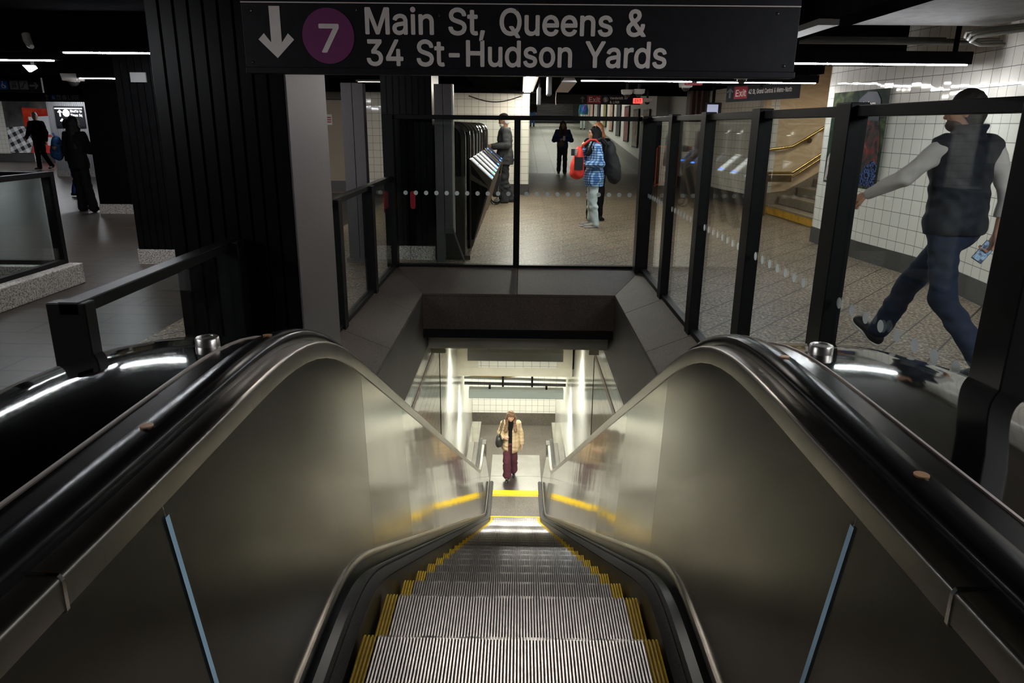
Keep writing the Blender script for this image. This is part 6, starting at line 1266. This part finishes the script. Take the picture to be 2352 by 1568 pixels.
# ---- woman at the foot of the ramp
NAVY = plain('navy_jacket', (.022, .042, .15), .75, var=.2)
wn = Person('long haired woman in a navy jacket walking toward the camera down the ramp', (1.40, 24.9, 0), (0, -1), 1.72, .012, SKIN, hand={'R': dict(curl=1., dir=(-.6, .6, .2), palm=(0, -1, 0)), 'L': dict(curl=1., dir=(.6, .6, .2), palm=(0, -1, 0))},
            eR=(.29, .02, 1.14), eL=(-.29, .02, 1.14), wR=(.12, .24, 1.14), wL=(-.10, .24, 1.16), kR=(.10, .02, .5), aR=(.10, -.16, .12), tR=(.11, .0, .04), kL=(-.09, .12, .5), aL=(-.09, .14, .085), tL=(-.10, .31, .03))
wn.trousers(plain('charcoal_trousers', (.022, .022, .024), .8), .014, .008, .09); wn.top('jacket', NAVY, .034, .88, 0, True, .03, 0); wn.top('vest_top', plain('brown_top', (.05, .035, .028), .8), .012, .93, 0, False); wn.shoes(plain('grey_shoe', (.12, .12, .12), .6), SOLE); wn.hair(HAIRBR, 'long')
m = MB(); c = wn.world(V3(-.03, .30, 1.18)); m.lathe([(.032, -.07), (.042, .06), (.044, .062), (.04, .075)], c, 16); o = m.build('cup', plain('white_cup', (.8, .8, .78), .5), smooth=50); tag(o, 'white paper cup held by the woman in the navy jacket', 'cup')
blob('handbag', 'small brown bag held at the waist of the woman in the navy jacket', 'bag', plain('brown_bag', (.13, .08, .05), .6), (-.2, -.15, -.2), (.2, .15, .2), .012, [('e', (0, 0, 0), (.12, .05, .11), None, .02)], .003, wn.world(V3(.06, .22, 1.0)), wn.ang)
# ---- capped man at the gates
wc = Person('bearded man in a dark jacket and cap standing at the fare gates', (-.33, 15.62, 0), (-1, -.12), 1.80, .011, SKIN_D, 0, -14, 1.12, hand={'L': dict(curl=.9, dir=(.2, .9, .1)), 'R': dict(curl=.9, dir=(-.2, .9, .1))}, eL=(-.25, -.02, 1.15), wL=(-.19, .24, 1.12), eR=(.25, -.02, 1.15), wR=(.16, .25, 1.12), aL=(-.11, .02, .085), tL=(-.12, .2, .03), aR=(.1, -.12, .085), tR=(.11, .06, .03))
wc.trousers(plain('dark_work_trousers', (.022, .023, .026), .85, var=.3), .024, .028, .06, wr=.010); wc.top('jacket', SOFTBLK, .034, .77, .012, True, 0, .03, .006); wc.shoes(plain('white_sneaker', (.52, .50, .46), .6), SOLE, 1.15); wc.hair(HAIRG, 'short')
d = Sdf(wc.J['head'] - .22, wc.J['head'] + .25, .01); R_ = wc.R.T; d.ell(wc.hp(0, -.01, .06), (.088, .108, .085), R_, .02); d.cut(wc.R @ V3(0, -.12, -1), wc.hp(0, 0, .035)); d.ell(wc.hp(0, .115, .05), (.07, .06, .010), R_, .015); d.build('cap', BLK, wc.o)
d = Sdf(wc.J['head'] - .22, wc.J['head'] + .2, .01); d.ell(wc.hp(0, .045, -.075), (.058, .062, .055), R_, .02); d.cut(wc.R @ V3(0, -1, 0), wc.hp(0, .01, 0)); d.build('beard', HAIRG, wc.o)
ct = thing('shopping_cart', 'folding black wheeled cart standing before the capped man', 'cart', (-.62, 15.4, 0))
m = MB(); m.tube([(-.50 + .11 * math.cos(t), 15.08, .125 + .11 * math.sin(t)) for t in [2 * PI * k / 24 for k in range(25)]], .012, 6, False); m.build('wheel', RUBBER, ct, smooth=50)
m = MB(); m.tube([(-.50 + .11 * math.cos(t), 15.42, .125 + .11 * math.sin(t)) for t in [2 * PI * k / 24 for k in range(25)]], .012, 6, False); m.build('wheel', RUBBER, ct, smooth=50)
m = MB(); m.tube([(-.50, 15.08, .125), (-.50, 15.42, .125)], .01, 6); m.tube([(-.47, 15.12, .12), (-.36, 15.15, .95), (-.34, 15.25, 1.0), (-.36, 15.36, .95), (-.47, 15.38, .12)], .011, 6); m.build('frame', CHROME, ct, smooth=50)
m = MB(); m.box(-.56, 15.12, .16, -.40, 15.38, .62); m.build('bag', BLKB, ct, bevel=.02)
# ---- far people on the ramp
wf = Person('man in a teal jacket with a bright backpack walking up the poster corridor', (3.75, 45.5, 1.34), (0, 1), 1.70, .014, SKIN)
wf.trousers(PALEJEAN, .016); wf.top('jacket', plain('teal_jacket', (.02, .14, .20), .7), .03, .9); wf.shoes(BLK, None); wf.hair(HAIRB, 'short')
o = blob('backpack', 'blue and red backpack on the man walking up the poster corridor', 'backpack', plain('blue_pack', (.02, .09, .42), .6), (-.25, -.2, -.3), (.25, .2, .3), .014, [('e', (0, 0, 0), (.17, .10, .24), None, .02), ('e', (0, -.07, -.08), (.12, .06, .12), None, .03)], .003, wf.world(V3(.02, -.22, 1.2)), wf.ang)
m = MB(); m.tube([(-.05, -.145, -.1), (.0, -.12, .1), (.06, -.1, .2)], .018, 6); m.build('trim', SIGNRED, o)
wg = Person('distant person in a black jacket and blue jeans, half hidden by the tiled pier', (.72, 47.5, 1.47), (.1, 1), 1.72, .014, SKIN)
wg.trousers(plain('blue_jeans', (.03, .08, .20), .8)); wg.top('jacket', BLK, .026, .86); wg.shoes(BLK, None); wg.hair(HAIRB, 'short')
# ---- people on the plank floor
wo2 = Person('white haired man in a black pullover walking on the plank floor by the food poster', (-15.95, 24.6, 0), (.15, -1), 1.83, .012, SKIN, 12, -3, 1.05, hand={'R': dict(curl=.7), 'L': dict(curl=.6)}, eR=(.25, .02, 1.15), wR=(.27, .20, .97), kR=(.09, .02, .5), aR=(.09, .04, .085), tR=(.14, .2, .03), kL=(-.10, .05, .5), aL=(-.16, -.22, .12), tL=(-.16, -.06, .04))
wo2.trousers(BLK, .014, .008, .08); wo2.top('pullover', BLK, .024, .86, 0, True, 0, .04); wo2.shoes(plain('dark_boot', (.03, .027, .026), .5), None, 1.1); wo2.hair(HAIRG, 'short')
m = MB(); m.box(-.10, .150, 1.37, -.06, .156, 1.385); m.build('chest_mark', SIGNGREY, wo2.o)
ws = Person('dark haired woman all in black, seen from behind beside the black column', (-7.98, 13.32, 0), (.25, 1), 1.66, .012, SKIN, -10, 0, hand={'R': dict(curl=.8)}, eR=(.25, .04, 1.14), wR=(.28, .22, 1.08), kR=(.13, -.02, .5), aR=(.30, -.12, .11), tR=(.33, .03, .04), kL=(-.08, .02, .50), aL=(-.08, .02, .085), tL=(-.08, .19, .03))
ws.trousers(BLK, .014, .026, .06); ws.top('jacket', BLK, .026, .80); ws.shoes(BLK, None); ws.hair(HAIRB, 'verylong')
wp = Person('person in dark blue trousers mostly hidden behind the woman in black', (-9.62, 15.85, 0), (1, .35), 1.62, .013, SKIN_T, eL=(-.22, -.02, 1.14), aR=(.1, .16, .085), tR=(.11, .33, .03), aL=(-.1, -.1, .09), tL=(-.11, .07, .03))
wp.trousers(plain('royal_trousers', (.015, .03, .13), .8)); wp.top('jacket', BLK, .02, .82); wp.shoes(BLK, None); wp.hair(HAIRB, 'short')
bpk = blob('backpack', 'blue and turquoise patterned backpack beside the woman in black', 'backpack', blotch('pack_print', [(.3, (.02, .04, .12)), (.45, (.05, .15, .38)), (.6, (.03, .05, .1)), (.75, (.45, .38, .33))], 9, .6), (-.25, -.2, -.32), (.25, .2, .32), .012, [('e', (0, 0, 0), (.17, .12, .26), None, .02), ('e', (0, -.07, -.08), (.14, .08, .15), None, .03)], .003, wp.world(V3(.02, -.24, 1.02)), wp.ang)
m = MB(); m.tube([(-.10, -.13, -.2), (-.15, -.1, 0), (-.12, -.08, .2)], .022, 6); m.build('side_stripe', plain('turquoise', (.03, .45, .65), .5), bpk); m = MB(); m.tube([(0, .0, .24), (.0, -.03, .31), (.06, -.03, .31), (.06, 0, .24)], .015, 6); m.build('handle', plain('pack_handle', (.06, .1, .28), .6), bpk)
we = Person('person in a dark green coat leaving at the left edge of the picture', (-17.45, 24.3, 0), (-1, .1), 1.72, .013, SKIN, aL=(-.1, -.22, .11), tL=(-.1, -.06, .04), aR=(.1, .18, .085), tR=(.1, .35, .03))
we.trousers(BLK); we.top('coat', plain('green_coat', (.018, .028, .022), .8), .035, .70, .03); we.shoes(BLK, SOLE); we.hair(HAIRB, 'short')

# ---------------------------------------------------------------- light and view
wd = bpy.data.worlds.new('world'); scene.world = wd; wd.use_nodes = True
bg = wd.node_tree.nodes['Background']; bg.inputs[0].default_value = (.02, .02, .022, 1); bg.inputs[1].default_value = .3
vs = scene.view_settings; vs.view_transform = 'Standard'; vs.look = 'None'; vs.gamma = 1; vs.exposure = .3; vs.use_curve_mapping = False
scene.cycles.max_bounces = 8; scene.cycles.transparent_max_bounces = 16; scene.cycles.sample_clamp_indirect = 6
